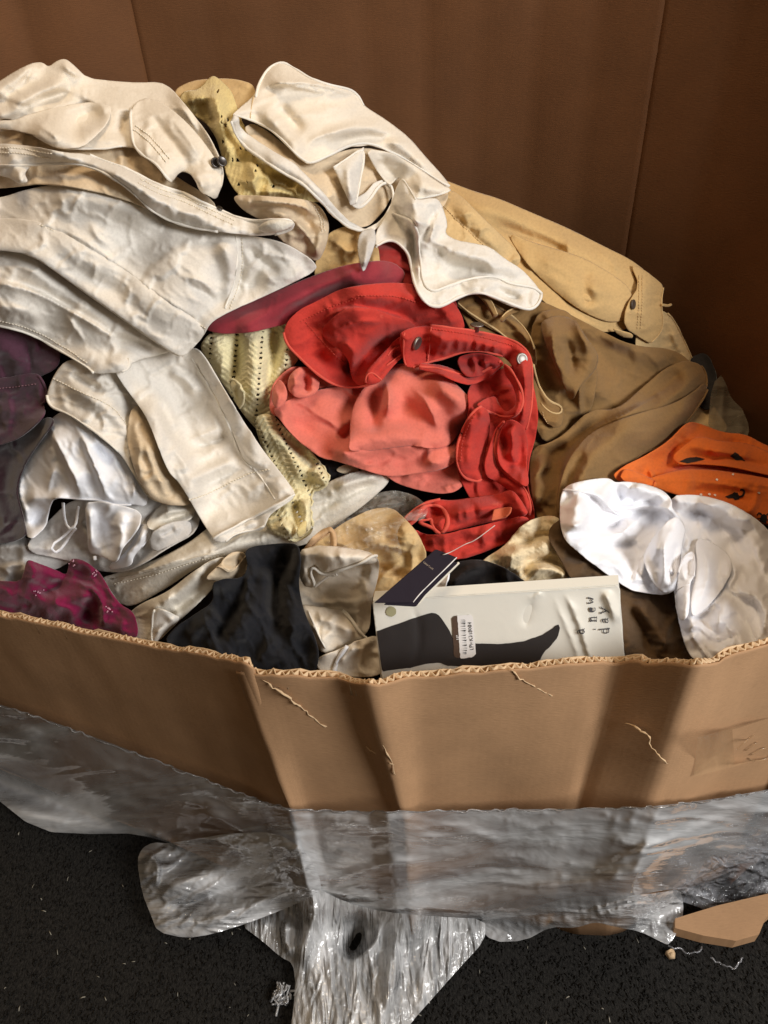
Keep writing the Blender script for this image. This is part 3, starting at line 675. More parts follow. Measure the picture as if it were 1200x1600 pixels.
cuff = sheet(t, 'cuff', TAN, [(985,412),(1005,420),(1033,442),(1037,450),(1032,472),(1038,512),(1018,538),(1004,530),(975,512),(978,480),(1000,445)], folds=[('r',.008,10,[(1010,430),(1005,480),(1010,525)]),('c',-.006,5,[(1000,440),(990,480),(985,510)])], bulge=.014, bw=12, sm=1, e=.02)
stitch(cuff, [(1003,432),(1003,470),(1000,512)], TANTH, 4.5, rows=2, sep=5); cord(cuff, [(1037,450),(1032,472),(1038,512),(1018,538)], .0026)
button(cuff, (987, 476), .0095, DKBTN, .004)
s = sheet(t, 'cuff_tab', TAN, [(955,512),(975,518),(990,522),(988,530),(968,526)], bulge=.008, bw=6, sm=1)
s = sheet(t, 'loop', TAN, strip_poly([(1034,476),(1045,478),(1050,475)], 4), bulge=.003, bw=3, it=0, res=2.5)
fl2 = sheet(t, 'front_flap', TANL, [(640,310),(690,295),(715,300),(760,345),(800,383),(815,402),(810,415),(795,421),(760,405),(700,388),(650,380)], folds=[('r',.014,18,[(700,305),(750,350),(800,400)]),('c',-.006,5,[(690,310),(740,370),(790,405)])], bulge=.024, bw=26, e=.03)
stitch(fl2, [(690,320),(730,360),(765,392)], TANTH, 5)

# ---- olive trousers
t = T('olive_trousers', 'olive khaki trousers with a gaping leg and pale scuff beside the red jeans', 'trousers', 930, 650)
sheet(t, 'back_panel', OLIVE, [(700,450),(780,455),(850,470),(930,512),(985,540),(1055,545),(1090,575),(1080,640),(980,740),(900,820),(860,850),(825,840),(815,700),(760,560)], folds=[('r',.030,22,[(870,500),(880,560),(910,600),(960,620)]),('r',-.02,14,[(850,520),(870,600),(930,640)]),('r',.02,16,[(930,520),(1000,555),(1060,560)])], bulge=.01, bw=40, e=.05, noise=(.010,80,40,.8))
s = sheet(t, 'front_panel', OLIVE, [(830,490),(880,480),(905,505),(930,560),(935,590),(925,640),(905,660),(880,690),(840,690),(828,600)], folds=[('r',.034,17,[(900,490),(930,550),(935,580)]),('r',.030,16,[(868,500),(858,545),(872,590),(895,620)]),('r',-.026,13,[(890,545),(896,580),(912,610)]),('c',.016,8,[(895,500),(918,535),(926,560)]),('s',.026,28,[(938,548),(920,572),(905,610),(912,660)])], bulge=.030, bw=26, e=.05)
s = sheet(t, 'leg', OLIVE, [(825,700),(870,690),(920,640),(965,640),(1010,600),(1040,575),(1070,562),(1098,570),(1106,595),(1101,615),(1085,640),(1060,670),(1042,692),(1030,697),(1000,708),(985,722),(968,752),(940,775),(885,800),(870,850),(850,840),(830,780)],
    folds=[('r',.036,26,[(935,660),(985,650),(1050,610),(1095,585)]), ('s',.028,40,[(870,830),(882,720),(925,668),(990,640),(1060,600)]), ('r',-.03,16,[(1000,640),(1045,600),(1075,580)]),('r',.02,18,[(900,790),(915,730),(960,690),(1010,660)]),('r',-.018,13,[(845,760),(862,720),(890,690)]),('r',.022,16,[(835,800),(840,740),(860,705)])], bulge=.034, bw=26, e=.04, noise=(.006,60,-35,2.), it=80)
cord(s, [(1098,570),(1106,595),(1101,615),(1085,640),(1060,670),(1042,692),(1030,697),(1000,708),(985,722),(968,752)], .0036)
fold(t, OLIVE, [(840,505),(866,492),(896,497),(915,525),(937,556),(930,580),(908,600),(892,632),(880,600),(862,560)], .034, dirn=20, folds=[('c',.016,7,[(866,495),(862,545),(885,600)]),('c',.014,6,[(896,498),(925,555)]),('r',-.014,8,[(880,520),(892,560),(895,590)])])
lf = fold(t, OLIVE, [(868,845),(872,770),(886,718),(920,676),(960,658),(1000,645),(1050,632),(1085,612),(1102,596),(1107,610),(1086,642),(1062,672),(1044,694),(1030,699),(1000,710),(986,724),(970,754),(942,777),(900,800)], .030, dirn=-110, bw=22, folds=[('r',.018,18,[(895,790),(905,730),(950,690),(1020,660)]),('r',-.018,12,[(880,800),(892,740),(920,700)]),('r',.016,14,[(985,700),(1040,670),(1090,620)])])
cord(lf, [(1107,610),(1086,642),(1062,672),(1044,694),(1030,699),(1000,710),(986,724),(970,754)], .0036)
# its waistband and belt loops
wb = sheet(t, 'waistband', OLIVE, strip_poly([(722,462),(760,490),(800,512),(825,545),(828,575)], [34,36,30,20]), bulge=.012, bw=10, sm=1, folds=[('r',.01,6,[(740,465),(800,500),(835,545)])])
cord(wb, [(733,452),(775,478),(812,500),(838,545)], .0026, 'piping', TANL); cord(wb, [(712,472),(745,497),(785,520),(812,548)], .0026, 'piping', TANL)
s = sheet(t, 'belt_loop', OLIVE, strip_poly([(742,452),(762,470),(775,495)], 10), bulge=.02, bw=5, sm=1, res=3); cord(s, [(747,450),(768,470),(776,492)], .002, 'piping', TANL)
s = sheet(t, 'belt_loop', OLIVE, strip_poly([(782,502),(795,488),(812,482)], 8), bulge=.018, bw=4, sm=1, res=3); cord(s, [(780,500),(794,485),(812,480)], .002, 'piping', TANL)
fly = sheet(t, 'fly', OLIVE, [(826,560),(836,570),(840,600),(860,630),(878,632),(882,645),(878,668),(860,668),(840,640),(828,620)], bulge=.016, bw=10, sm=1, folds=[('c',.012,5,[(838,600),(856,632),(876,636)])])
cord(fly, [(833,570),(840,602),(858,630),(872,631),(880,640),(876,648),(858,645),(845,630)], .003, 'piping', TANL); stitch(fly, [(848,645),(852,665)], TANTH, 4)

# ---- reds
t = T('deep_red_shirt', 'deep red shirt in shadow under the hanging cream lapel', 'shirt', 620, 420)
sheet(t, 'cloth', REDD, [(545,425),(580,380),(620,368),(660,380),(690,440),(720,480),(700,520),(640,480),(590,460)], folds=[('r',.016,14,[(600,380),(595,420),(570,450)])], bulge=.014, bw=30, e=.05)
t = T('brown_pocket_cloth', 'folded tan brown cotton between the cream sleeve and raspberry tee', 'cloth', 540, 400)
s = sheet(t, 'cloth', TAN, [(490,440),(495,395),(510,365),(545,350),(590,372),(596,430),(555,440),(510,452)], folds=[('c',.01,6,[(500,425),(530,418),(580,420)]),('r',.014,16,[(515,370),(545,390),(580,395)]),('c',-.008,4,[(556,360),(562,400),(560,425)])], bulge=.022, bw=18, e=.04)
t = T('black_print_tee', 'black printed tee showing as a sliver under the salmon tee', 'shirt', 545, 735)
s = sheet(t, 'cloth', BLACKS, [(480,700),(545,705),(590,725),(600,745),(560,765),(505,760)], bulge=.012, bw=16)
sheet(t, 'print', ECRU, [(520,735),(545,722),(566,735),(545,742)], bulge=.001, bw=8, gap=.001, res=4, thick=.0004)

# ---- ivory trousers lying across the lower left
t = T('ivory_trousers', 'ivory trousers with a long side seam lying under the cuffed leg', 'trousers', 380, 840)
s = sheet(t, 'leg', IVORY, [(150,905),(190,893),(250,872),(300,845),(330,820),(420,800),(490,765),(540,740),(590,730),(615,748),(575,785),(520,825),(480,852),(430,858),(360,866),(310,885),(262,918),(205,950),(180,940)],
    folds=[('r',.02,18,[(200,900),(280,880),(360,850),(440,835),(500,800)]),('s',.010,20,[(300,868),(240,890),(180,903)]),('r',.012,10,[(520,765),(560,750),(600,742)]),('r',-.010,8,[(490,800),(540,770),(595,752)])], bulge=.024, bw=24, e=.04, noise=(.005,50,-25,2.5))
cord(s, [(175,905),(240,893),(300,872),(350,862)], .0018, 'seam'); stitch(s, [(180,912),(240,899),(300,878),(350,866)], THREAD, 5)
s = sheet(t, 'lower_leg', IVORY, [(188,972),(215,945),(262,925),(305,890),(345,868),(365,880),(345,905),(318,935),(275,975),(240,1010),(200,1000)], folds=[('r',.02,13,[(215,960),(270,935),(330,885)]),('r',-.012,8,[(240,970),(290,940),(330,905)])], bulge=.022, bw=18, e=.04)
button(s, (0,0), .001, SHELL) if False else None
t = T('ivory_scrap', 'little ivory cotton corner poking up beside the magenta knit', 'cloth', 255, 975)
s = sheet(t, 'cloth', CREAM, [(240,948),(268,958),(284,966),(262,985),(238,1010),(236,980)], bulge=.014, bw=9, sm=1); cord(s, [(240,950),(238,975),(238,1008)], .0025)
t = T('tan_lining_cloth', 'small tan fold of lining between ivory trousers and black jersey', 'cloth', 350, 885)
s = sheet(t, 'cloth', ECRU, [(318,905),(345,880),(360,862),(385,862),(388,890),(375,908),(350,912),(335,908)], bulge=.02, bw=12, folds=[('c',.014,5,[(345,880),(357,895),(372,882)]),('r',-.012,7,[(350,875),(362,884),(378,872)])]); cord(s, [(338,885),(348,884),(357,897),(372,884),(383,868)], .0024)

# ---- white things on the lower left
t = T('white_tee', 'greyish white tee bunched at the box wall beside the magenta knit', 'shirt', 40, 870)
sheet(t, 'cloth', GREYW, [(-60,850),(0,840),(40,838),(62,852),(85,858),(110,850),(120,870),(90,890),(60,895),(40,930),(-60,940)], folds=[('r',.02,12,[(-20,860),(30,850),(60,870)]),('r',.016,9,[(0,890),(30,880),(50,900)]),('c',.012,5,[(-10,880),(8,890),(20,900)])], bulge=.02, bw=20, e=.06)
t = T('white_camisole', 'white strappy camisole with thin straps tangled below the white blouse', 'top', 190, 840)
s = sheet(t, 'cloth', GREYW, [(40,850),(75,815),(110,780),(160,780),(215,780),(240,775),(270,775),(315,780),(310,830),(262,855),(225,880),(190,895),(150,892),(120,880),(80,870),(50,865)], folds=[('r',.014,9,[(220,800),(225,840),(180,885)]),('r',.014,10,[(120,820),(150,850),(170,880)]),('r',-.012,8,[(130,810),(170,850),(180,870)])], bulge=.01, bw=16, e=.06)
s = sheet(t, 'band', WHITE, [(222,818),(236,822),(234,838),(222,855),(210,868),(205,884),(188,888),(170,890),(172,880),(192,868),(205,850)], bulge=.014, bw=8, sm=1, folds=[('r',.01,7,[(228,825),(215,850),(190,880)])]); cord(s, [(222,818),(236,822),(234,838),(222,855)], .002)
s = fold(t, IVORY, [(226,822),(240,798),(262,780),(290,778),(310,790),(300,812),(268,816),(248,832)], .016, dirn=110, sm=1, folds=[('c',.012,5,[(235,818),(262,798),(300,795)]),('r',-.010,5,[(250,818),(275,806),(300,802)])])
s = fold(t, GREYW, [(232,836),(262,816),(298,812),(300,835),(268,852),(238,864)], .014, dirn=-90, sm=1, folds=[('c',.010,5,[(245,850),(262,832),(290,822)]),('r',-.008,5,[(250,838),(275,825)])])
for pts in ([(115,822),(100,838),(82,850),(80,860),(88,865),(98,855),(110,835),(118,825)], [(98,785),(100,815),(108,828),(118,824),(122,790)]):
    sheet(t, 'strap', WHITE, strip_poly(pts, 4.2), bulge=.005, bw=3, it=0, res=2.5, sm=0, gap=.012)
t = T('white_blouse', 'crisp white blouse with sharp folds and a pointed hem below the cream cuff', 'blouse', 130, 760)
s = sheet(t, 'body', WHITE, [(62,690),(78,655),(100,640),(140,655),(180,690),(210,735),(232,775),(228,792),(205,788),(190,790),(150,780),(120,780),(85,776),(75,800),(72,822),(52,842),(40,838),(38,815),(22,775),(24,760),(40,722)],
    folds=[('s',.022,26,[(128,780),(110,735),(85,690),(76,660)]),('s',.02,22,[(168,785),(150,735),(130,690),(124,670)]),('c',.014,6,[(90,720),(78,750),(74,775)]),('r',.02,14,[(35,775),(60,780),(110,778)]),('r',-.016,10,[(72,790),(60,800),(50,830)]),('c',.016,6,[(40,725),(28,765),(45,810),(50,838)]),('c',.014,6,[(200,735),(212,760),(205,785)]),('r',-.014,8,[(150,690),(165,715),(180,720)]),('c',.012,5,[(140,668),(150,690),(190,712)])],
    bulge=.036, bw=22, e=.05, noise=(.005,52,60,.8), sm=1, it=60)
cord(s, [(85,778),(120,780),(150,782),(190,790),(205,788)], .0022, 'hem_edge')
s = sheet(t, 'tail', WHITE, [(132,786),(155,783),(190,790),(222,800),(218,822),(205,840),(190,858),(182,881),(165,872),(150,866),(138,864),(136,830)], folds=[('r',.014,8,[(140,790),(143,830),(142,860)]),('r',.014,12,[(190,795),(188,830),(182,870)]),('r',-.01,10,[(160,800),(165,860),(165,870)])], bulge=.024, bw=14, sm=1, e=.04)
v, f = lathe([(.0028,0),(.0028,.006),(.001,.007)], surf(s, [(150,869)], .004)[0][0], np.array([0,-.6,-.8]), 8); mesh_obj('toggle', v, f, WHITE, t, uv=v[:, :2])

# ---- plum corduroy and wine velvet on the far left
t = T('wine_velvet_dress', 'nearly black wine velvet dress under the plum corduroy jacket', 'dress', 10, 770)
sheet(t, 'cloth', WINE, [(-90,690),(20,690),(70,650),(88,655),(62,690),(38,725),(24,765),(38,815),(42,838),(10,850),(-90,855)], folds=[('r',.016,20,[(-40,720),(0,780),(20,840)])], bulge=.012, bw=24, e=.04)
t = T('plum_corduroy_jacket', 'worn plum corduroy jacket sticking out beneath the cream trousers', 'jacket', 20, 610)
s = sheet(t, 'body', PLUM, [(-90,505),(0,508),(40,515),(75,530),(95,548),(90,575),(60,590),(30,600),(-90,610)], folds=[('c',-.010,5,[(38,520),(46,560),(50,590)]),('r',.014,16,[(-30,540),(20,550),(36,590)])], bulge=.024, bw=24, e=.05)
s = sheet(t, 'sleeve', PLUM, [(-90,590),(0,592),(45,583),(62,584),(78,620),(66,632),(72,645),(52,668),(20,692),(-90,715)], folds=[('c',.008,6,[(62,590),(60,615),(70,640)]),('r',.01,18,[(-40,640),(20,640),(60,655)])], bulge=.026, bw=20, e=.04)
stitch(s, [(-40,608),(10,606),(55,600)], PLUMTH, 5); cord(s, [(62,586),(78,620),(66,632)], .003)

# ---- butter lace knit behind, on the top
t = T('butter_lace_cardigan', 'butter yellow lace cardigan squeezed between the two cream jackets up top', 'cardigan', 400, 230)
def lace(q): 
    return .0022*np.sin(q[:, 0]*.9+q[:, 1]*.25+2*vnoise(q[:, 0]/20, q[:, 1]/20))
hs = [(347,222),(346,190),(357,188),(376,232),(383,233),(364,250),(372,250),(402,258),(399,266),(418,222),(352,196),(340,142),(426,291),(386,285),(372,288),(346,182)]
def lholes(c): 
    m = np.zeros(len(c), bool)
    for a, b in hs: m |= (np.abs(c[:, 0]-a) < 2.0) & (np.abs(c[:, 1]-b) < 2.8)
    return m
tb = sheet(t, 'tan_side', TANL, [(268,142),(300,125),(345,122),(372,124),(398,132),(400,160),(360,200),(330,200),(290,170)], folds=[('r',.012,10,[(300,150),(330,160),(350,200)])], bulge=.016, bw=18)
s = sheet(t, 'body', KNITY, [(278,160),(285,142),(310,140),(326,122),(334,117),(348,128),(362,142),(368,160),(380,195),(400,225),(430,245),(470,275),(505,305),(510,316),(470,316),(430,312),(395,312),(372,305),(355,280),(348,250),(338,215),(320,190),(300,180)],
    folds=[('r',.03,16,[(335,125),(340,170),(350,220),(370,260)]),('r',-.02,12,[(310,150),(325,180),(335,200)]),('r',.018,12,[(290,155),(310,150),(320,165)]),('r',.022,14,[(415,268),(440,262),(475,285),(500,305)]),('r',-.02,10,[(420,285),(440,275),(465,292)]),('r',.014,10,[(390,300),(400,270),(395,250)]),('r',.014,8,[(405,300),(440,298),(470,305)])], bulge=.024, bw=20, e=.03, res=3.6, pat=lace, holes=lholes, it=25, kb=.02)
cord(s, [(372,303),(395,312),(430,312),(460,314)], .003, wob=.002)

# ---- pale pointelle cardigan in the middle
t = T('pointelle_cardigan', 'pale cream pointelle cardigan with scalloped edge beside the salmon tee', 'cardigan', 410, 640)
def feather(axis, cw, rp, amp):
    (ax, ay), (dx, dy) = axis; L = math.hypot(dx, dy); dx, dy = dx/L, dy/L
    def f(q):
        a = (q[:, 0]-ax)*dx+(q[:, 1]-ay)*dy+2.5*vnoise(q[:, 0]/30, q[:, 1]/30); b = -(q[:, 0]-ax)*dy+(q[:, 1]-ay)*dx
        k = np.floor(b/cw+.5); c = b-k*cw
        rib = np.abs(np.sin(math.pi*((a-np.abs(c)*.75)/rp)))**.7
        yarn = .3*np.sin(c*1.9)*np.cos(a*1.4)
        return amp*(rib*(1-.5*(np.abs(c)/(cw/2))**3)+.5*np.exp(-(c/2.2)**2)+yarn*.5)
    def h(c_):
        a = (c_[:, 0]-ax)*dx+(c_[:, 1]-ay)*dy; b = -(c_[:, 0]-ax)*dy+(c_[:, 1]-ay)*dx
        k = np.floor(b/cw); c = b-(k+.5)*cw; aa = (a/rp) % 1
        return (np.abs(c) < 2.1) & (aa > .25) & (aa < .62)
    return f, h
p1, h1 = feather(((392,505),(-8,100)), 40, 8.2, .0048)
s = sheet(t, 'body', KNIT, [(312,545),(318,530),(335,515),(365,505),(410,500),(455,495),(472,520),(470,560),(445,585),(432,600),(425,640),(440,680),(420,690),(385,655),(355,610),(330,575)],
    folds=[('r',.024,20,[(400,505),(398,560),(395,640)]),('r',-.014,9,[(368,510),(372,560),(365,600)]),('r',.014,16,[(335,525),(345,560),(350,590)]),('r',-.016,9,[(430,500),(428,560),(415,610)]),('r',.012,12,[(452,510),(450,560),(440,580)])], bulge=.016, bw=16, e=.012, it=12, kb=.0, res=2.6, pat=p1, holes=h1, noise=(.003,60,0,1), sub=0)
p2, h2 = feather(((440,640),(60,130)), 30, 8., .0046)
s2 = sheet(t, 'front_edge', KNIT, [(395,655),(412,645),(430,650),(450,675),(480,700),(500,722),(514,742),(514,756),(500,764),(487,766),(486,800),(487,830),(470,842),(450,845),(425,832),(412,815),(430,790),(445,765),(430,740),(410,705)],
    folds=[('r',.018,14,[(430,665),(460,715),(480,760)]),('r',-.014,8,[(425,660),(475,710),(505,740)]),('r',.02,13,[(485,728),(505,745),(500,758)]),('r',.018,10,[(478,775),(480,810),(475,835)]),('r',-.016,7,[(462,780),(466,815),(470,828)]),('r',.014,9,[(432,815),(450,825),(460,840)])], bulge=.022, bw=14, e=.012, it=12, kb=.0, res=2.6, pat=p2, holes=h2, noise=(.003,60,0,1), sub=0)
cord(s2, [(486,700),(502,722),(514,742),(514,756),(500,764),(487,766),(486,800),(487,830),(470,842),(450,845)], .0034, wob=.0025, step=4)
s3 = sheet(t, 'curl', KNIT, [(358,600),(362,590),(375,600),(383,618),(380,632),(374,640),(366,622)], bulge=.02, bw=7, res=3, sm=1, e=.01, it=10, folds=[('r',-.016,4,[(368,600),(374,620),(374,636)])]); cord(s3, [(358,600),(362,590),(375,598),(383,618),(380,632),(374,640)], .0028, wob=.002, step=3)
s4 = sheet(t, 'rolled_edge', KNITY, [(462,832),(470,815),(480,812),(478,835),(468,842)], bulge=.012, bw=5, res=3, sm=1, it=5)

# ---- raspberry tee
t = T('raspberry_tee', 'dusky raspberry tee stretched out smooth under the cream trousers', 'shirt', 450, 470)
s = sheet(t, 'body', RASP, [(315,512),(360,478),(430,455),(495,428),(545,412),(610,405),(640,430),(600,470),(540,470),(495,480),(465,500),(425,512),(390,520),(355,522),(335,520)], folds=[('r',.014,22,[(350,505),(430,480),(510,450),(580,425)]),('r',-.012,10,[(440,495),(500,462),(560,445)]),('c',-.008,6,[(455,480),(440,500),(430,512)])], bulge=.026, bw=20, e=.02, noise=(.0030,60,-20,3))

# ---- salmon tee
t = T('salmon_tee', 'soft salmon pink tee puffed up in the middle of the heap inside red jeans', 'shirt', 590, 650)
sheet(t, 'sleeve_back', PINK, [(420,650),(424,605),(436,588),(460,570),(500,580),(540,590),(560,610),(520,640),(460,650)], bulge=.01, bw=16, e=.04, folds=[('r',-.012,8,[(440,600),(470,625),(510,610)])])
sheet(t, 'lower_fold', PINK, [(595,735),(640,715),(690,690),(725,700),(735,745),(715,768),(690,772),(655,766),(620,756)], folds=[('r',.012,10,[(620,750),(670,730),(710,725)])], bulge=.012, bw=14, e=.04)
s = sheet(t, 'body', PINK, [(424,640),(440,630),(480,612),(520,605),(545,600),(575,590),(600,575),(625,568),(660,570),(690,585),(715,602),(745,635),(738,660),(728,690),(715,720),(690,735),(650,740),(610,746),(570,735),(530,722),(495,712),(468,690),(445,665)],
    folds=[('c',.026,9,[(602,592),(608,620),(604,650),(612,675)]),('r',.024,16,[(610,575),(640,600),(665,625),(700,650)]),('c',-.016,7,[(608,650),(625,668),(655,680)]),('r',.030,24,[(500,700),(560,705),(620,690),(670,680)]),('r',-.022,11,[(530,690),(548,672),(560,665)]),('c',-.014,5,[(525,690),(540,683),(556,680)]),('r',.034,22,[(680,600),(720,625),(735,645)]),('r',-.03,14,[(735,655),(710,670),(690,690)]),('c',.014,7,[(675,688),(690,660),(700,640)]),('r',.016,14,[(430,645),(460,685),(510,708)])],
    bulge=.046, bw=34, e=.03, noise=(.007,85,30,.8), it=60)
fold(t, PINK, [(546,690),(548,645),(562,612),(590,582),(622,567),(660,569),(692,584),(718,604),(747,636),(738,655),(720,672),(705,695),(680,702),(645,696),(610,700),(570,706),(545,704)], .036, dirn=165, bw=26, noise=(.002,70,30,1.), folds=[('c',.020,8,[(603,590),(609,620),(604,655)]),('r',-.018,12,[(585,600),(588,640),(580,680)]),('c',.014,8,[(640,600),(670,630),(690,685)]),('r',.016,16,[(650,580),(700,610),(735,640)])])
sheet(t, 'sleeve_knot', PINK, [(448,608),(452,585),(468,572),(485,575),(500,590),(498,612),(480,622),(462,622)], folds=[('r',-.020,6,[(472,585),(480,600),(476,615)]),('r',.012,6,[(460,585),(466,605)]),('c',.012,5,[(485,582),(493,600)])], bulge=.034, bw=11, e=.04)
sheet(t, 'sleeve', PINK, [(424,628),(426,605),(438,590),(450,612),(447,630),(432,640)], folds=[('c',.01,5,[(430,610),(440,625)])], bulge=.018, bw=8)

# ---- red jeans
t = T('red_jeans', 'bright red denim jeans with unbuttoned waistband and metal buttons', 'jeans', 700, 640)
sheet(t, 'seat', RED, [(730,600),(770,580),(825,565),(842,640),(838,680),(826,720),(822,760),(836,800),(830,840),(790,850),(740,790),(715,740),(712,690),(735,650)], folds=[('r',.014,14,[(800,600),(815,680),(800,740)]),('r',-.016,10,[(790,620),(790,690),(780,750)])], bulge=.004, bw=24, e=.04, gap=.0)
fl_ = sheet(t, 'front_flap', RED, [(442,520),(450,500),(470,483),(500,468),(530,452),(570,444),(620,441),(665,446),(700,462),(722,490),(728,520),(690,530),(645,535),(622,552),(600,572),(592,594),(575,603),(548,607),(520,602),(492,583),(465,557),(448,538)],
    folds=[('r',.02,18,[(470,500),(540,470),(620,465),(700,495)]),('s',.024,30,[(500,500),(545,478),(600,490),(650,505)]),('r',-.018,12,[(560,545),(590,525),(630,520)]),('r',.028,20,[(500,560),(540,545),(570,520),(610,510)]),('c',-.016,8,[(560,560),(580,530),(640,515)]),('r',-.02,12,[(545,590),(560,560),(590,548)]),('c',.012,6,[(540,470),(560,485),(590,495)]),('r',.012,12,[(610,450),(680,470),(715,500)])],
    bulge=.040, bw=30, e=.04, it=80, noise=(.004,55,-20,2))
cord(fl_, [(442,520),(448,538),(465,557),(492,583),(520,602),(548,607),(575,603),(592,594)], .003)
fold(t, RED, [(498,520),(520,495),(548,478),(585,482),(620,496),(652,506),(640,526),(612,545),(594,572),(588,598),(562,605),(548,590),(545,560),(520,540)], .026, dirn=-95, bw=18, folds=[('c',.014,6,[(510,520),(560,500),(610,505)]),('r',-.016,8,[(555,590),(568,555),(610,528)]),('r',.012,9,[(530,530),(555,545),(552,580)])])
stitch(fl_, [(478,505),(500,530),(530,560),(545,572)], REDTH, 5, rows=1); stitch(fl_, [(470,502),(520,478),(560,465)], REDTH, 5); stitch(fl_, [(560,462),(620,462),(680,482)], REDTH, 5)
# crumpled fly edge
s = sheet(t, 'fly', RED, [(570,600),(572,580),(590,560),(605,545),(620,530),(636,522),(642,535),(636,552),(620,566),(608,580),(596,596),(582,602)], bulge=.022, bw=8, sm=1, folds=[('r',-.016,5,[(585,590),(605,566),(628,545)])])
cord(s, [(570,598),(574,584),(582,580),(588,588),(596,594)], .0026); cord(s, [(605,556),(612,545),(624,540),(634,536),(634,548),(620,560),(604,572)], .0026)
# waistband: top run, inner run, the loops down to the roll
w1 = sheet(t, 'waistband', RED, [(622,522),(640,512),(672,508),(700,512),(735,516),(775,524),(805,533),(822,546),(831,562),(832,600),(830,640),(822,672),(812,690),(803,660),(808,620),(806,590),(800,570),(785,556),(755,548),(720,550),(700,558),(672,566),(645,575),(632,572)],
    folds=[('r',.016,12,[(640,540),(700,530),(760,535),(805,548)]),('r',.02,10,[(815,560),(822,610),(815,670)]),('c',-.008,5,[(735,520),(740,545)])] + [('c',.007,4,[(690+k*14,518+k*2.6),(686+k*14,548+k*2)]) for k in range(8)], bulge=.034, bw=9, sm=1, e=.03, kae=.35)
cord(w1, [(672,508),(700,512),(735,516),(775,524),(805,533),(822,546),(831,562),(832,600),(830,640),(822,672)], .003); cord(w1, [(645,575),(672,566),(700,558),(720,550),(755,548),(785,556)], .0032)
stitch(w1, [(676,515),(735,523),(800,540)], REDTH, 5); cord(w1, [(674,512),(672,535),(668,566)], .0024, 'seam'); cord(w1, [(632,520),(630,545),(632,572)], .0024, 'seam')
w2 = sheet(t, 'inner_waistband', RED, strip_poly([(655,572),(690,577),(715,588),(738,594),(765,582),(785,566)], [10,14,16,16,14,8]), bulge=.02, bw=6, sm=0, e=.02, res=3.6)
cord(w2, [(655,573),(690,577),(715,585),(738,590),(765,576),(785,560)], .0032)
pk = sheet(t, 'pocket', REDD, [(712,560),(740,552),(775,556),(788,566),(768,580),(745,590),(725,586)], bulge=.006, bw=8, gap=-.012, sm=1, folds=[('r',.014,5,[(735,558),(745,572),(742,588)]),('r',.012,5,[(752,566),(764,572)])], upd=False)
w3 = sheet(t, 'waistband_loop', RED, [(786,566),(800,578),(812,600),(818,622),(814,642),(802,652),(784,652),(768,645),(752,640),(744,632),(760,622),(775,618),(780,632),(790,645),(804,636),(808,622),(800,600),(788,584)], bulge=.022, bw=6, sm=1, res=3.6, e=.02)
cord(w3, [(788,562),(802,578),(814,600),(820,622),(816,642),(803,653),(784,654),(768,648),(750,641)], .0034)
w4 = sheet(t, 'waistband_bend', RED, [(752,634),(738,644),(726,665),(716,690),(713,715),(717,735),(727,748),(745,752),(752,752),(754,730),(758,705),(765,680),(766,655),(762,640)], bulge=.032, bw=10, sm=1, e=.03, folds=[('r',.014,12,[(745,645),(735,690),(735,740)])])
cord(w4, [(752,636),(738,644),(726,665),(716,690),(713,715),(717,735),(727,748),(745,754),(765,755),(775,768),(778,775)], .0034); stitch(w4, [(742,648),(730,670),(722,695),(720,720)], REDTH, 5)
w5 = sheet(t, 'side_band', RED, [(790,656),(781,664),(774,685),(771,705),(776,725),(790,742),(808,752),(822,765),(830,790),(826,808),(812,800),(800,770),(775,752),(760,745),(757,725),(768,690),(776,668)], bulge=.03, bw=10, sm=1, e=.03, folds=[('r',.02,12,[(795,670),(800,710),(815,750)])])
cord(w5, [(790,656),(780,664),(774,685),(770,705),(776,725),(790,742),(808,752),(822,766),(831,788),(828,806)], .0036)
s = sheet(t, 'side_panel', RED, [(792,655),(815,660),(826,690),(822,725),(828,760),(815,758),(795,742),(780,725),(777,700),(783,672)], bulge=.018, bw=14, folds=[('r',.018,9,[(795,665),(802,700),(800,725)]),('r',-.012,7,[(812,670),(812,715),(818,745)])])
# the rolled waist end with its leather patch
rl = sheet(t, 'rolled_waist', RED, [(626,823),(634,808),(650,794),(668,784),(685,780),(705,782),(740,777),(778,772),(796,765),(806,770),(820,790),(826,803),(815,808),(775,815),(735,823),(700,832),(690,834),(680,826),(672,812),(660,808),(645,815),(634,830)],
    bulge=.040, bw=16, sm=1, e=.03, folds=[('r',.018,14,[(700,800),(750,795),(800,785)]),('c',-.01,5,[(740,785),(745,815)]),('r',-.03,11,[(668,800),(682,800),(690,812)]),('c',.007,4,[(715,790),(718,820)]),('c',.007,4,[(728,788),(731,818)])])
lp = sheet(t, 'lower_roll', RED, [(626,824),(640,822),(660,835),(690,836),(740,824),(790,812),(826,805),(829,832),(800,845),(760,862),(720,875),(690,870),(672,862),(640,852),(632,838)], bulge=.02, bw=14, sm=1, e=.03, folds=[('r',-.02,8,[(655,830),(660,850),(665,862)]),('r',.012,10,[(720,840),(780,830),(820,818)]),('c',-.008,4,[(770,825),(780,850)])])
ring = [(690,832),(697,824),(700,812),(697,798),(688,790),(674,788),(664,793),(655,802),(640,818),(630,828)]
cord(rl, ring, .005, 'rolled_hem', lift=.004, step=4); cord(rl, [(690,832),(682,827),(676,815),(668,810),(662,815),(658,828),(662,848),(668,862)], .004, 'rolled_hem', lift=.006, step=4)
cord(rl, [(626,824),(632,810),(650,794),(668,785),(688,781)], .0035)
pa = sheet(t, 'patch', fabric('tan_leather', (206, 104, 72), wr=.2), [(772,796),(786,793),(799,792),(798,800),(790,808),(768,814)], bulge=.002, bw=5, gap=.002, sm=0, res=3, it=0, upd=False)
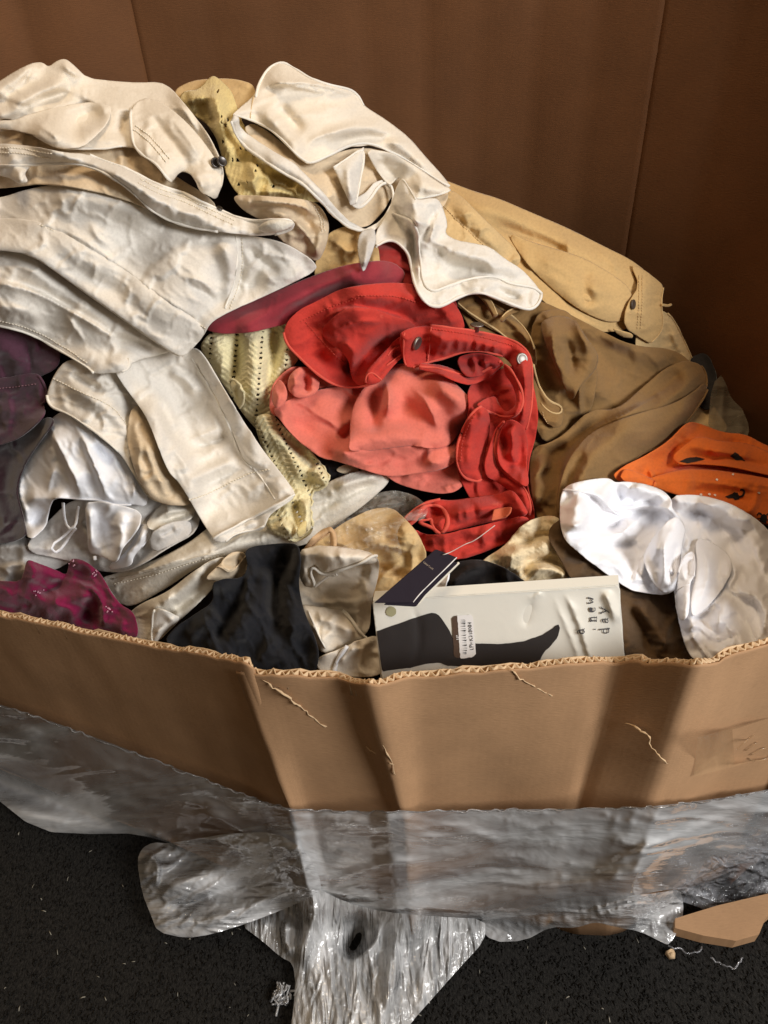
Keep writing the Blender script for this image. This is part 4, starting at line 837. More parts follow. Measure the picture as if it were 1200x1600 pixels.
button(w1, (649, 535), .0115, STEEL, .005); button(w1, (815, 562), .0105, STEEL, .005, n=(.3,-.75,.5)); button(w1, (744, 519), .0115, STEEL, .003, shank=.010, n=(.05,.15,1.))
P, n_ = surf(w1, [(778,560),(772,580),(768,590)], .012); v, f = tube(P, .0006, 4); mesh_obj('loose_thread', v, f, REDTH, t)

# ---- front row
t = T('rib_knit_sweater', 'cream ribbed knit sweater peeping out under the rolled red jeans', 'sweater', 830, 865)
ribp = lambda q: .0022*np.sin((q[:, 0]*.55+q[:, 1]*.83+6*vnoise(q[:, 0]/40, q[:, 1]/40))*1.15)
s = sheet(t, 'body', RIBK, [(750,884),(755,874),(790,852),(815,820),(845,806),(872,806),(888,830),(900,870),(908,920),(860,925),(815,915),(800,895),(775,888)], folds=[('r',.02,16,[(770,875),(820,860),(870,850)]),('r',-.016,8,[(815,880),(850,872),(885,885)]),('r',.018,10,[(820,895),(860,885),(895,905)]),('r',-.014,8,[(805,850),(850,835),(880,840)])], bulge=.024, bw=18, e=.02, it=30, res=3.4, pat=ribp, kb=.03)
t = T('black_trousers', 'black trousers filling the gap behind the white packet', 'trousers', 740, 900)
sheet(t, 'cloth', BLACKS, [(680,905),(700,880),(750,872),(790,888),(830,915),(840,935),(690,935)], folds=[('r',.014,10,[(700,920),(730,890),(760,885)])], bulge=.01, bw=18)
t = T('yellow_cream_shirt', 'yellowish cream shirt folded in a clear bag beside the rolled red jeans', 'shirt', 590, 850)
s = sheet(t, 'body', TANL, [(480,865),(510,835),(545,812),(580,795),(612,792),(635,812),(655,835),(668,870),(660,915),(620,940),(580,945),(540,930),(500,900)], sm=1, folds=[('s',.014,22,[(655,870),(600,850),(560,862),(520,880)]),('c',.012,5,[(545,815),(590,830),(650,845)]),('r',-.012,8,[(560,880),(600,890),(640,900)]),('r',.012,14,[(560,830),(600,850),(630,880)]),('c',-.008,5,[(600,810),(640,850)]),('c',.012,6,[(585,925),(600,895),(640,870)])], bulge=.026, bw=22, e=.03)
CLEAR = film_mat('clear_polybag', (214, 208, 196), .20, .12, 14., (1, 2.5, 1), .5, bstr=.8, dist=.01)
t = T('clear_plastic_bag', 'crinkled clear plastic bag over the yellowish cream shirt', 'bag', 590, 800)
s = sheet(t, 'film', CLEAR, [(500,845),(520,808),(560,782),(610,764),(650,774),(672,795),(660,815),(630,812),(618,835),(632,870),(600,880),(560,862),(530,872)], folds=[('c',.014,5,[(540,810),(580,790),(640,785)]),('c',.012,5,[(535,835),(570,815),(620,800)]),('r',-.01,7,[(560,800),(600,795),(650,792)])], bulge=.02, bw=14, e=.08, noise=(.010,22,-20,2), thick=0)
t = T('beige_strap_bra', 'beige elastic strap arching out beside the cream hem', 'strap', 505, 850)
s = sheet(t, 'strap', BEIGE, strip_poly([(478,862),(490,845),(505,832),(518,826),(522,840),(520,860)], 11), bulge=.02, bw=4, sm=0, res=3); cord(s, [(478,866),(492,848),(508,836),(516,834)], .0018)
t = T('cream_shorts', 'cream shorts with a wavy bright hem beside the black jersey', 'shorts', 530, 920)
sheet(t, 'back', CREAM2, [(462,862),(500,852),(545,855),(592,868),(592,900),(580,940),(578,990),(540,1010),(500,1025),(485,980),(462,920)], bulge=.01, bw=16, e=.03, folds=[('r',-.014,10,[(500,930),(540,925),(575,930)])])
s = sheet(t, 'leg', CREAM2, [(464,860),(500,852),(550,856),(588,868),(590,880),(560,884),(535,890),(510,900),(498,893),(492,880),(482,890),(495,920),(470,915)], folds=[('r',.01,10,[(480,870),(530,870),(580,872)])], bulge=.022, bw=10, sm=1)
cord(s, [(589,868),(565,876),(535,886),(508,897),(500,892),(492,882),(484,884),(482,892),(490,905),(497,921),(508,917),(516,905),(526,902),(535,916),(544,945),(547,965),(541,955)], .0034, lift=.006)
s2 = sheet(t, 'cuff', CREAM2, [(468,944),(500,948),(540,955),(548,972),(560,990),(574,998),(560,1008),(520,1018),(505,1022),(490,1000),(480,970)], folds=[('r',.012,10,[(490,960),(530,975),(555,995)]),('c',.01,5,[(482,955),(495,990),(510,1015)])], bulge=.024, bw=12, sm=1)
cord(s2, [(540,955),(545,968),(558,985),(570,998),(578,990),(578,975),(585,950),(592,910),(590,872)], .0034, lift=.006); cord(s2, [(482,955),(495,985),(508,1012)], .0024, 'seam')
t = T('ivory_lace_top', 'ivory cloth and white cord in a clear bag down by the packet', 'top', 560, 1020)
s = sheet(t, 'cloth', CREAM2, [(490,1030),(530,1015),(560,1000),(595,990),(604,1050),(575,1060),(500,1052)], folds=[('r',.01,6,[(530,1040),(545,1020),(560,1010)])], bulge=.01, bw=12)
cord(s, [(520,1055),(525,1035),(535,1020),(545,1010)], .005, 'cord', WHITE, lift=.006)
t = T('black_jersey_top', 'plain black jersey top hanging over the inside of the box front', 'top', 400, 960)
s = sheet(t, 'body', BLACK, [(382,860),(400,852),(440,850),(466,850),(470,880),(466,915),(475,955),(490,990),(498,1020),(495,1050),(470,1062),(420,1056),(380,1044),(320,1026),(255,1006),(270,985),(300,962),(335,940),(330,912),(350,905),(378,905),(388,885)],
    folds=[('r',.024,22,[(420,860),(410,920),(380,980),(340,1010)]),('r',.02,18,[(450,870),(450,930),(470,1010)]),('r',-.016,12,[(435,880),(430,940),(440,1020)]),('r',.014,14,[(340,950),(310,980),(290,1000)]),('c',.012,6,[(385,890),(390,920),(370,950)]),('r',-.014,12,[(380,930),(350,980),(330,1010)])], bulge=.03, bw=24, e=.05, noise=(.009,60,70,.8))
t = T('magenta_knit_top', 'magenta knit top with tiny beads crumpled in the left front corner', 'top', 100, 930)
s = sheet(t, 'body', MAG, [(-90,905),(0,908),(32,910),(38,890),(42,873),(60,880),(92,892),(104,900),(108,880),(112,872),(128,874),(150,888),(168,915),(188,945),(208,955),(216,985),(212,1000),(100,985),(0,965),(-90,945)],
    folds=[('r',.03,18,[(30,940),(80,935),(130,930),(160,950)]),('s',.024,18,[(160,985),(160,945),(145,918),(120,915)]),('r',-.02,10,[(135,930),(140,955),(130,975)]),('r',.024,16,[(60,970),(90,945),(130,970)]),('r',.014,9,[(110,880),(130,880),(150,900)]),('r',-.016,10,[(90,900),(95,910),(60,930)]),('c',.012,5,[(150,890),(180,940),(205,960)])], bulge=.03, bw=20, e=.05, noise=(.011,60,20,.8))
BEAD = plain('pale_beads', (196, 150, 168), .25)
for c in ((60,925),(116,878),(150,896),(170,952)):
    P, n_ = surf(s, np.array(c)+rng.normal(0, 3.2, (9, 2)), .002); bag = Bag()
    for p in P: bag.add(*lathe([(.0004,-.0012),(.0013,-.0004),(.0013,.0004),(.0004,.0012)], p, np.array([0,-.6,.8]), 6))
    bag.build('bead_cluster', BEAD, t)
t = T('brown_trousers', 'dark olive brown trousers hanging down between the packet and white blouse', 'trousers', 1000, 970)
s = sheet(t, 'leg', OLIVED, [(850,830),(890,800),(940,840),(1010,900),(1075,930),(1090,1030),(1040,1040),(950,1038),(940,960),(905,930),(880,880)], folds=[('r',.022,16,[(990,930),(1030,980),(1050,1030)]),('r',-.014,10,[(975,940),(1005,990),(1015,1030)]),('r',.016,14,[(960,940),(975,990),(985,1030)]),('r',.016,14,[(880,830),(930,890),(960,920)])], bulge=.018, bw=22, e=.04)

# ---- orange Halloween cotton
t = T('orange_print_pyjamas', 'orange cotton pyjamas printed with black cats and a spider', 'pyjamas', 1100, 740)
s = sheet(t, 'body', ORANGE, [(955,745),(975,728),(1010,712),(1045,690),(1075,658),(1095,662),(1130,676),(1165,678),(1195,695),(1260,720),(1260,850),(1190,815),(1100,785),(1040,768),(985,760)],
    folds=[('r',.02,14,[(1080,690),(1130,700),(1180,740)]),('s',.02,20,[(1010,750),(1060,735),(1130,735),(1220,750)]),('r',-.018,9,[(1040,735),(1080,715),(1120,725)]),('r',.02,12,[(1050,715),(1090,690),(1110,680)]),('r',.018,12,[(1090,710),(1150,705),(1220,725)]),('s',.018,22,[(1020,765),(1090,765),(1150,780),(1220,805)]),('r',-.014,8,[(1060,690),(1050,720),(1030,740)]),('r',-.012,7,[(1110,690),(1160,695),(1200,715)])], bulge=.036, bw=24, e=.05, noise=(.009,50,15,.8), it=80)
s = fold(t, ORANGE, [(1002,752),(1030,742),(1062,733),(1110,733),(1160,740),(1215,750),(1270,765),(1270,850),(1190,815),(1140,797),(1100,784),(1045,770)], .03, dirn=-90, bw=16, folds=[('c',.012,7,[(1030,752),(1090,750),(1150,760),(1220,775)]),('r',-.010,8,[(1060,765),(1120,770),(1180,790)]),('r',.012,9,[(1110,745),(1170,752),(1230,768)])])
su = fold(t, ORANGE, [(1048,715),(1070,695),(1090,680),(1130,690),(1170,692),(1215,712),(1270,735),(1270,755),(1200,742),(1140,728),(1090,724),(1062,726)], .026, dirn=-90, bw=14, folds=[('c',.012,6,[(1075,700),(1130,705),(1200,725)]),('r',-.010,7,[(1090,715),(1150,715),(1210,735)])])
hm = sheet(t, 'hem_band', ORANGE, [(968,748),(975,732),(990,735),(1028,752),(1022,766),(1000,764)], bulge=.014, bw=7, sm=1); stitch(hm, [(1022,752),(1018,764)], plain('red_stitch', (200, 70, 30), .9), 3.5)
PRINT = fabric('black_print_ink', (28, 22, 22), wr=.2, var=.1)
def decal(s, poly, name='cat_print', mat=PRINT, lift=.0012, res=3):
    poly = np.array(poly, float); bnd = resample(poly, res, True); lo, hi = bnd.min(0), bnd.max(0)
    gx, gy = np.meshgrid(np.arange(lo[0], hi[0], res), np.arange(lo[1], hi[1], res)); g = np.c_[gx.ravel(), gy.ravel()]
    g = g[inside(g, bnd)]; 
    if len(g): d, _, _ = poly_dist(g, bnd); g = g[d > res*.5]
    pts = np.vstack([bnd, g]); nb = len(bnd)
    r = geometry.delaunay_2d_cdt([Vector(p) for p in pts], [(k, (k+1) % nb) for k in range(nb)], [], 1, 1e-4)
    q = np.array([tuple(p) for p in r[0]]); P, n_ = surf(s, q, lift); o = mesh_obj(name, P, [list(f) for f in r[2]], mat, s.ob, uv=q/1000)
    return o
cat = lambda x, y, k=1: [(x+a*k, y+b*k) for a, b in ((-18,1),(-10,-3),(-6,-5),(-3,-8),(-1,-6),(2,-7),(3,-4),(6,0),(4,5),(-2,6),(-6,3),(-12,3))]
decal(s, cat(1150, 776)); decal(s, strip_poly([(1153,777),(1160,775),(1163,768),(1160,764),(1156,766)], 3.2), 'cat_print')
decal(su, [(1062,722),(1072,716),(1088,714),(1102,718),(1088,722),(1074,724)]); decal(su, [(1140,712),(1148,707),(1158,714),(1165,721),(1156,719),(1150,720)]); decal(s, [(1136,676),(1146,673),(1154,676),(1146,680)])
decal(s, [(1188,806),(1194,803),(1198,808),(1196,820),(1190,822),(1186,814)], 'spider_print')
for a in ([(1192,806),(1184,800),(1182,806)],[(1192,810),(1182,810)],[(1192,815),(1183,820)],[(1195,806),(1202,801)],[(1195,812),(1204,813)]): decal(s, strip_poly(a, 1.8), 'spider_print')
WPR = plain('white_ink', (236, 226, 214), .8)
for a in ((1120,750),(1145,742),(1095,773),(1108,773),(1117,774),(1185,770)): decal(s, [(a[0]-2.5,a[1]),(a[0],a[1]-2),(a[0]+2.5,a[1]),(a[0]+1,a[1]+2.4)], 'bone_print', WPR, res=2)

# ---- big white blouse on the right
t = T('white_sateen_blouse', 'big shiny white blouse draped over the right end of the box front', 'blouse', 1080, 880)
s0 = sheet(t, 'back', SATIN, [(1040,775),(1090,772),(1140,785),(1190,815),(1225,860),(1265,880),(1265,1000),(1200,1010),(1120,1030),(1085,1034),(1070,1010),(1058,960),(1050,900)],
    folds=[('r',.03,26,[(1080,790),(1140,800),(1180,840),(1195,900)]),('c',.02,8,[(1145,870),(1150,900),(1130,930)]),('r',.024,18,[(1080,860),(1090,900),(1075,960),(1085,1020)]),('r',-.02,12,[(1060,930),(1065,970),(1080,1000)]),('s',.02,30,[(1190,1000),(1195,960),(1180,930),(1140,925)]),('r',-.016,10,[(1080,965),(1100,960),(1120,940)]),('c',.018,7,[(1080,965),(1108,950),(1125,925)]),('r',.018,13,[(1110,985),(1130,965),(1130,930)]),('r',-.02,12,[(1070,800),(1110,802),(1160,800)]),('c',-.012,6,[(1100,990),(1120,1005),(1160,990)])],
    bulge=.03, bw=24, gap=.035, e=.06, noise=(.0105,66,60,.8), it=60)
s1 = sheet(t, 'sleeve', SATIN, [(876,770),(888,757),(915,750),(952,746),(962,755),(975,752),(1005,755),(1035,765),(1050,780),(1050,795),(1066,812),(1072,830),(1065,850),(1062,885),(1055,920),(1040,930),(1010,926),(985,922),(950,898),(910,868),(882,845),(874,815)],
    folds=[('s',.030,30,[(1060,830),(1050,795),(1000,792),(960,800),(945,790),(935,772),(900,770)]),('r',.026,13,[(985,760),(1020,768),(1045,782)]),('r',.03,20,[(890,780),(905,800),(895,835)]),('s',.02,26,[(1000,915),(1004,880),(1030,840),(1055,815)]),('r',-.022,12,[(925,800),(945,830),(980,820)]),('r',.022,14,[(930,830),(960,840),(1000,810)]),('c',.016,6,[(955,838),(990,820),(1010,800)]),('r',-.018,9,[(910,860),(960,850),(1000,850)]),('c',.014,5,[(1000,868),(996,895),(990,915)]),('c',.012,5,[(1020,870),(1022,900),(1012,915)]),('r',.02,10,[(1040,840),(1042,880),(1052,910)]),('r',-.016,7,[(1028,845),(1035,880),(1040,910)]),('c',.014,6,[(920,860),(960,880),(985,915)]),('r',-.012,8,[(960,755),(970,775),(960,790)])],
    bulge=.034, bw=26, e=.06, noise=(.0095,66,-30,.8), it=60)
cord(s1, [(878,765),(905,768),(935,772),(948,790),(962,802),(968,806)], .0026)
fold(t, SATIN, [(1004,868),(1020,840),(1044,812),(1060,806),(1073,826),(1066,850),(1062,890),(1054,922),(1040,928),(1022,915),(1010,890)], .028, dirn=165, folds=[('c',.016,6,[(1058,815),(1036,850),(1040,915)]),('r',-.014,7,[(1060,840),(1050,880),(1048,915)]),('c',.010,5,[(1030,840),(1018,880)])])
fold(t, SATIN, [(1086,838),(1112,846),(1140,866),(1146,890),(1126,925),(1100,955),(1082,966),(1078,935),(1090,890)], .028, dirn=165, folds=[('c',.014,6,[(1092,845),(1112,890),(1092,950)]),('c',-.010,6,[(1125,870),(1122,910)])])
s2 = sheet(t, 'cuff', SATIN, [(1060,895),(1066,872),(1082,858),(1086,875),(1085,900),(1078,912),(1078,940),(1075,965),(1062,972),(1056,945)], bulge=.026, bw=10, sm=1, folds=[('c',.01,5,[(1066,880),(1070,910)]),('r',-.01,5,[(1078,870),(1076,905)])])
cord(s2, [(1060,895),(1066,872),(1082,858),(1086,875),(1085,900)], .0022); cord(s2, [(1056,922),(1066,918),(1078,912)], .002, 'seam')

# ---- cream trousers and jacket on the upper left
t = T('cream_cuffed_trousers', 'cream denim trousers whose cuffed leg points down over the pointelle cardigan', 'trousers', 320, 700)
s = sheet(t, 'other_leg', CREAM, [(72,618),(84,585),(105,560),(150,565),(190,585),(225,640),(255,700),(285,765),(283,785),(258,785),(236,782),(222,765),(205,735),(185,705),(150,675),(105,645),(78,637)],
    folds=[('r',.02,16,[(90,600),(140,620),(190,660),(230,720)]),('r',-.014,8,[(110,580),(150,610),(160,600)]),('c',.01,6,[(150,640),(165,660),(160,680)]),('r',.02,14,[(215,680),(235,730),(255,775)]),('s',.016,22,[(270,780),(245,720),(215,670),(200,640)])], bulge=.03, bw=20, e=.05)
stitch(s, [(85,592),(130,615),(175,635),(198,665)], THREAD, 5); cord(s, [(72,618),(78,637),(105,645),(150,675),(185,705)], .003)
sheet(t, 'leg_shade_part', ECRU, [(196,690),(205,630),(240,640),(275,700),(305,765),(300,790),(262,790),(236,780),(216,752)], folds=[('r',.012,9,[(220,680),(245,740),(265,780)]),('c',.008,4,[(235,690),(250,730)]),('c',-.01,5,[(250,700),(270,750)])], bulge=.014, bw=12, dirn=100)  # shaded stretch of the same leg, its shade painted by the tan colour
leg = sheet(t, 'leg', CREAM, [(175,575),(205,560),(255,548),(305,540),(325,565),(350,610),(385,665),(412,705),(440,740),(462,770),(458,776),(430,790),(405,803),(375,820),(345,840),(335,842),(328,835),(305,795),(280,755),(262,735),(245,690),(225,645),(200,612)],
    folds=[('r',.022,20,[(215,590),(260,660),(300,740),(330,800)]),('r',-.010,9,[(248,625),(265,665),(280,690)]),('c',.010,7,[(252,610),(268,650),(285,690)]),('c',.009,7,[(290,690),(330,675),(350,665)]),('r',-.012,8,[(300,700),(340,690),(365,675)]),('c',.008,5,[(305,550),(340,620),(365,680),(378,720)]),('r',.016,14,[(340,600),(380,680),(410,735)]),('r',.012,10,[(290,755),(330,735),(375,715)]),('c',-.008,6,[(300,770),(340,750),(390,728)]),('r',.010,8,[(260,580),(290,590),(310,620)]),('s',.01,14,[(420,735),(385,718),(372,690),(360,660)])], bulge=.038, bw=26, e=.03, it=80, noise=(.003,42,50,1.))
stitch(leg, [(292,782),(325,772),(365,752),(395,738),(420,734)], THREAD, 4.6, r=.001); cord(leg, [(395,730),(415,755),(430,780)], .0018, 'seam'); cord(leg, [(300,560),(335,615),(365,680),(380,720),(395,732)], .0022, 'seam')
cu = sheet(t, 'cuff', CREAM, [(333,846),(335,834),(375,818),(412,798),(445,778),(462,770),(456,782),(430,798),(420,806),(410,830),(385,828),(360,838),(352,848)], bulge=.010, bw=8, sm=1, e=.03); cord(cu, [(333,842),(372,822),(410,802),(440,786),(461,772)], .003, lift=.004); cord(cu, [(352,846),(358,840),(390,832),(412,822)], .0026)
t = T('cream_jeans', 'wide cream denim jeans with stitched seams spread over the left of the heap', 'jeans', 200, 420)
inn = sheet(t, 'lining', ECRU, [(470,310),(498,318),(515,345),(512,380),(497,412),(470,395),(440,378),(420,350),(380,330),(360,305),(400,305)], folds=[('s',.02,18,[(505,345),(470,322),(420,316),(380,318)]),('s',.016,14,[(492,395),(478,360),(450,342),(410,340)]),('r',.018,10,[(505,345),(500,380),(490,405)]),('r',-.02,10,[(440,345),(475,345),(490,365)]),('r',.016,9,[(400,335),(440,330),(470,350),(480,380)])], bulge=.026, bw=16, e=.04)
stitch(inn, [(494,322),(504,340),(506,360)], THREAD, 4.5, rows=2, sep=4)
under = sheet(t, 'under_leg', CREAM, [(-90,385),(0,388),(50,397),(110,440),(180,490),(240,530),(270,548),(258,552),(205,566),(206,575),(190,582),(146,585),(140,575),(100,552),(50,522),(0,508),(-90,500)],
    folds=[('s',.016,26,[(-40,432),(50,452),(120,490),(170,520),(195,545)]),('r',.016,18,[(10,405),(80,440),(140,485),(200,520)]),('c',.009,5,[(98,482),(115,510),(135,535)]),('r',-.014,9,[(170,530),(205,532),(245,545)]),('c',.012,5,[(190,520),(230,535),(262,548)]),('r',.012,14,[(-20,480),(40,485),(70,510)])], bulge=.034, bw=22, e=.035, noise=(.003,42,30,1.), sm=1)
cord(under, [(-60,502),(0,508),(50,522),(100,552),(140,575),(146,585)], .003); stitch(under, [(-40,498),(5,501),(55,516),(100,542),(135,566)], THREAD, 5); cord(under, [(190,582),(204,575),(200,560)], .002, 'seam')
main = sheet(t, 'leg', CREAM, [(-90,315),(0,310),(40,296),(100,285),(150,278),(185,283),(215,300),(255,335),(300,352),(350,358),(380,366),(430,375),(462,388),(498,415),(488,426),(462,440),(430,455),(390,472),(355,488),(328,505),(318,525),(300,545),(285,557),(272,553),(235,528),(180,490),(110,440),(50,397),(0,390),(-90,388)],
    folds=[('r',.024,30,[(60,310),(130,300),(200,320),(260,360)]),('r',.010,14,[(30,360),(120,385),(200,440),(290,510)]),('c',.008,6,[(20,345),(70,352),(110,370)]),('c',.008,6,[(140,345),(150,370),(175,385)]),('c',-.008,6,[(290,445),(320,455),(340,475)]),('c',.010,6,[(285,430),(320,440),(345,470)]),('r',.016,16,[(340,365),(365,420),(355,480)]),('r',-.010,8,[(372,375),(380,420),(365,470)]),('c',.008,6,[(395,395),(440,400),(470,415)]),('r',-.010,8,[(380,380),(410,410),(440,430)]),('r',.014,16,[(400,440),(440,430),(480,420)]),('s',.006,18,[(330,510),(260,470),(180,410),(90,352),(30,344)]),('c',.007,5,[(90,300),(100,320),(90,335)])],
    bulge=.045, bw=36, e=.025, it=90, noise=(.0030,42,35,1.))
stitch(main, [(22,345),(70,352),(120,380),(190,420),(250,465),(320,512)], THREAD, 5); cord(main, [(368,368),(372,400),(366,440),(352,482)], .0022, 'seam'); stitch(main, [(377,370),(380,400),(374,440),(360,482)], THREAD, 5)
cord(main, [(0,390),(50,397),(110,440),(180,490),(235,528),(272,553),(285,557)], .0028); cord(main, [(285,557),(290,546),(282,540),(262,545)], .003, 'hem')
fold(t, CREAM, [(-60,345),(20,340),(70,348),(120,376),(190,418),(250,462),(322,510),(316,528),(298,548),(284,558),(270,552),(234,528),(180,490),(110,441),(50,398),(0,391),(-60,389)], .012, dirn=125, bw=12, gap=.002, sm=1, noise=(.0026,30,35,1.), folds=[('c',.007,5,[(60,360),(70,375),(60,390)]),('c',.007,5,[(150,405),(150,425),(140,440)]),('c',.007,5,[(205,440),(200,465),(190,480)])])
# ---- cream jacket on the top left, with its curling waistband
t = T('cream_jacket', 'cream denim jacket with gathered waistband and metal shank button on the peak', 'jacket', 180, 220)
sheet(t, 'lining', ECRU, [(-90,200),(0,195),(60,205),(120,225),(215,225),(265,270),(340,315),(330,340),(260,338),(200,312),(120,292),(60,286),(20,292),(-90,300)], folds=[('r',.012,12,[(220,235),(250,270),(262,290)]),('r',.014,12,[(10,215),(30,240),(20,270)])], bulge=.01, bw=20, e=.03)
jb = sheet(t, 'body', CREAM2, [(-90,175),(-40,150),(0,126),(25,110),(50,98),(66,97),(76,105),(88,95),(102,91),(116,102),(136,122),(180,127),(215,129),(250,128),(268,138),(285,158),(305,182),(325,212),(340,240),(350,268),(347,290),(338,312),(326,306),(312,300),(306,284),(296,270),(280,268),(268,286),(256,272),(245,255),(225,243),(215,231),(190,228),(165,233),(130,233),(95,233),(70,222),(45,205),(20,188),(6,186),(-10,192),(-90,210)],
    folds=[('r',.022,14,[(-20,150),(30,120),(60,100)]),('c',-.014,6,[(30,135),(45,115),(52,103)]),('r',.02,14,[(10,165),(60,145),(110,125)]),('r',-.016,10,[(20,175),(70,155),(120,140)]),('r',.018,14,[(-20,185),(30,172),(70,158)]),('c',.014,7,[(95,95),(106,110),(130,122)]),('r',-.03,24,[(100,205),(135,180),(150,160)]),('r',-.018,10,[(190,215),(195,190),(198,170)]),('r',.022,18,[(60,200),(85,220),(100,230)]),('c',.010,6,[(270,150),(300,190),(320,225)]),('r',.016,18,[(240,160),(270,200),(310,250)]),('r',-.018,7,[(280,285),(292,278),(302,290)]),('r',.016,7,[(300,270),(312,285),(310,300)])],
    bulge=.05, bw=34, e=.03, it=80, noise=(.004,50,20,2), sm=1)
stitch(jb, [(210,195),(225,205),(245,225),(262,245)], THREAD, 5, rows=2, sep=7); stitch(jb, [(318,300),(316,280)], THREAD, 4)
fold(t, CREAM2, [(-60,196),(0,188),(22,188),(40,180),(90,166),(150,158),(178,166),(168,192),(150,212),(130,230),(95,234),(68,222),(44,206)], .022, dirn=90, bw=20, sm=1, folds=[('r',-.022,18,[(95,215),(130,190),(165,172)]),('c',.012,7,[(50,190),(80,205),(98,228)])])
rp = fold(t, CREAM2, [(203,172),(222,152),(250,158),(280,180),(308,208),(335,245),(350,272),(346,292),(338,313),(326,306),(314,301),(308,286),(298,271),(282,267),(268,287),(256,272),(245,256),(224,244),(208,228),(205,200)], .026, dirn=170, bw=22, sm=1, folds=[('c',.010,7,[(250,165),(290,210),(325,265)]),('r',-.010,9,[(230,175),(265,215),(300,260)]),('r',.012,10,[(300,270),(315,285),(318,300)])])
stitch(rp, [(213,198),(226,206),(246,226),(264,248)], THREAD, 4.6, rows=2, sep=7, r=.001); cord(rp, [(203,172),(205,200),(208,228),(224,244),(245,256),(256,272),(268,287)], .003)
cord(jb, [(20,188),(45,205),(70,222),(95,233),(130,233),(165,233),(190,228)], .0028); cord(jb, [(205,170),(206,200),(225,243),(245,255),(256,272),(268,286)], .003)
button(rp, (335, 257), .0080, GUN, .0035, shank=.004, n=(.55,-.6,.5)); button(rp, (341, 259), .0080, GUN, .0035, shank=.012, n=(.55,-.6,.5))
wbp = [(-90,235),(-20,226),(10,224),(40,227),(75,233),(100,238),(135,240),(165,252),(195,262),(220,275),(250,290),(290,302),(330,322),(365,338),(395,346),(425,343),(450,343),(463,349),(455,359),(430,367),(400,369),(375,366),(340,362),(300,356),(265,345),(235,328),(215,308),(195,290),(160,268),(125,256),(80,255),(50,258),(38,270),(45,285),(30,288),(10,275),(-90,262)]
wbs = sheet(t, 'waistband', CREAM, wbp, folds=[('r',.02,12,[(0,238),(80,245),(140,250),(210,285),(260,320),(330,345),(390,357)]),('r',.014,9,[(35,262),(28,280),(40,286)])]+[('c',.006,3.5,[(225+k*13,280+k*6.2),(219+k*13,290+k*6.2)]) for k in range(14)], bulge=.034, bw=12, sm=1, e=.03)
cord(wbs, [(140,241),(165,252),(195,262),(220,275),(250,290),(290,302),(330,322),(365,338),(395,346),(425,343),(450,343),(463,349),(455,359),(430,367)], .003); stitch(wbs, [(220,281),(250,297),(290,309),(330,329),(365,345)], THREAD, 4.5, rows=2, sep=7)
stitch(wbs, [(-40,235),(10,231),(40,234),(80,240)], THREAD, 4.5, rows=2, sep=7); cord(wbs, [(-60,260),(50,258),(80,255),(125,256),(160,268),(195,290),(215,308),(235,328),(265,345),(300,356),(340,362)], .0028)
button(wbs, (345,322), .005, GUN, .003)
ft = sheet(t, 'waistband_end', IVORY, [(400,358),(415,345),(435,342),(456,345),(462,350),(445,360),(420,366)], bulge=.006, bw=6, gap=.002, sm=1, res=3.4)

# ---- cream blazer in the top middle
t = T('cream_blazer', 'cream blazer with bright piped edges flopped over the top of the heap', 'blazer', 560, 290)
inn = sheet(t, 'lining', ECRU, [(378,200),(400,190),(480,255),(520,240),(560,230),(610,235),(660,262),(705,298),(690,330),(650,320),(615,300),(600,330),(572,358),(535,345),(505,305),(460,262),(410,232)], folds=[('r',.016,18,[(480,280),(520,300),(560,340)]),('r',-.02,14,[(590,260),(610,280),(640,300)])], bulge=.008, bw=20, e=.03)
up = sheet(t, 'back_panel', CREAM2, [(362,180),(375,168),(398,148),(402,135),(415,112),(430,99),(443,97),(462,108),(482,122),(515,134),(550,140),(560,150),(568,165),(605,188),(640,215),(665,245),(690,272),(708,296),(680,282),(650,260),(620,242),(580,225),(565,228),(545,228),(520,240),(500,250),(484,257),(465,245),(445,222),(420,200),(392,188),(375,182)],
    folds=[('c',.020,8,[(402,140),(440,130),(490,140),(555,150)]),('s',.02,22,[(560,150),(500,133),(440,128),(405,140)]),('r',.02,14,[(400,165),(440,200),(480,245)]),('r',-.016,12,[(430,160),(460,195),(475,210)]),('c',.012,7,[(480,250),(482,220),(520,205),(580,190)]),('r',.014,12,[(500,215),(560,200),(610,200)]),('c',.008,6,[(570,215),(600,205),(630,205)]),('r',-.012,10,[(520,225),(570,212),(610,215)]),('r',.02,14,[(600,215),(640,235),(680,270)])], bulge=.046, bw=30, e=.03, it=80, noise=(.0035,60,-15,2.5), sm=1)
cord(up, [(400,152),(403,135),(415,112),(430,99),(443,97),(462,108),(482,122),(515,134),(550,140),(560,150),(568,165)], .003); cord(up, [(484,257),(500,250),(520,240),(545,228),(565,224),(580,225),(620,240),(650,258),(680,280),(708,298)], .0032, lift=.002); cord(up, [(365,182),(392,188),(420,200),(445,222),(465,245),(484,257)], .0026)
cord(up, [(397,150),(392,170),(390,185)], .0014, 'thread', TANTH)
lap = sheet(t, 'lapel', CREAM, [(361,188),(366,178),(374,184),(374,196),(385,208),(405,222),(430,238),(460,255),(480,275),(505,300),(525,325),(545,345),(570,358),(590,348),(602,335),(611,318),(613,303),(606,290),(597,286),(588,294),(577,312),(560,326),(548,320),(540,300),(530,280),(521,262),(545,245),(567,232),(569,250),(562,280),(556,310),(572,300),(585,285),(600,280),(614,292),(618,310),(606,340),(585,360),(570,364),(545,355),(520,335),(500,312),(475,288),(440,268),(410,250),(385,232),(366,208)],
    bulge=.024, bw=9, sm=0, e=.02, res=4, noise=(.002,40,0,1))
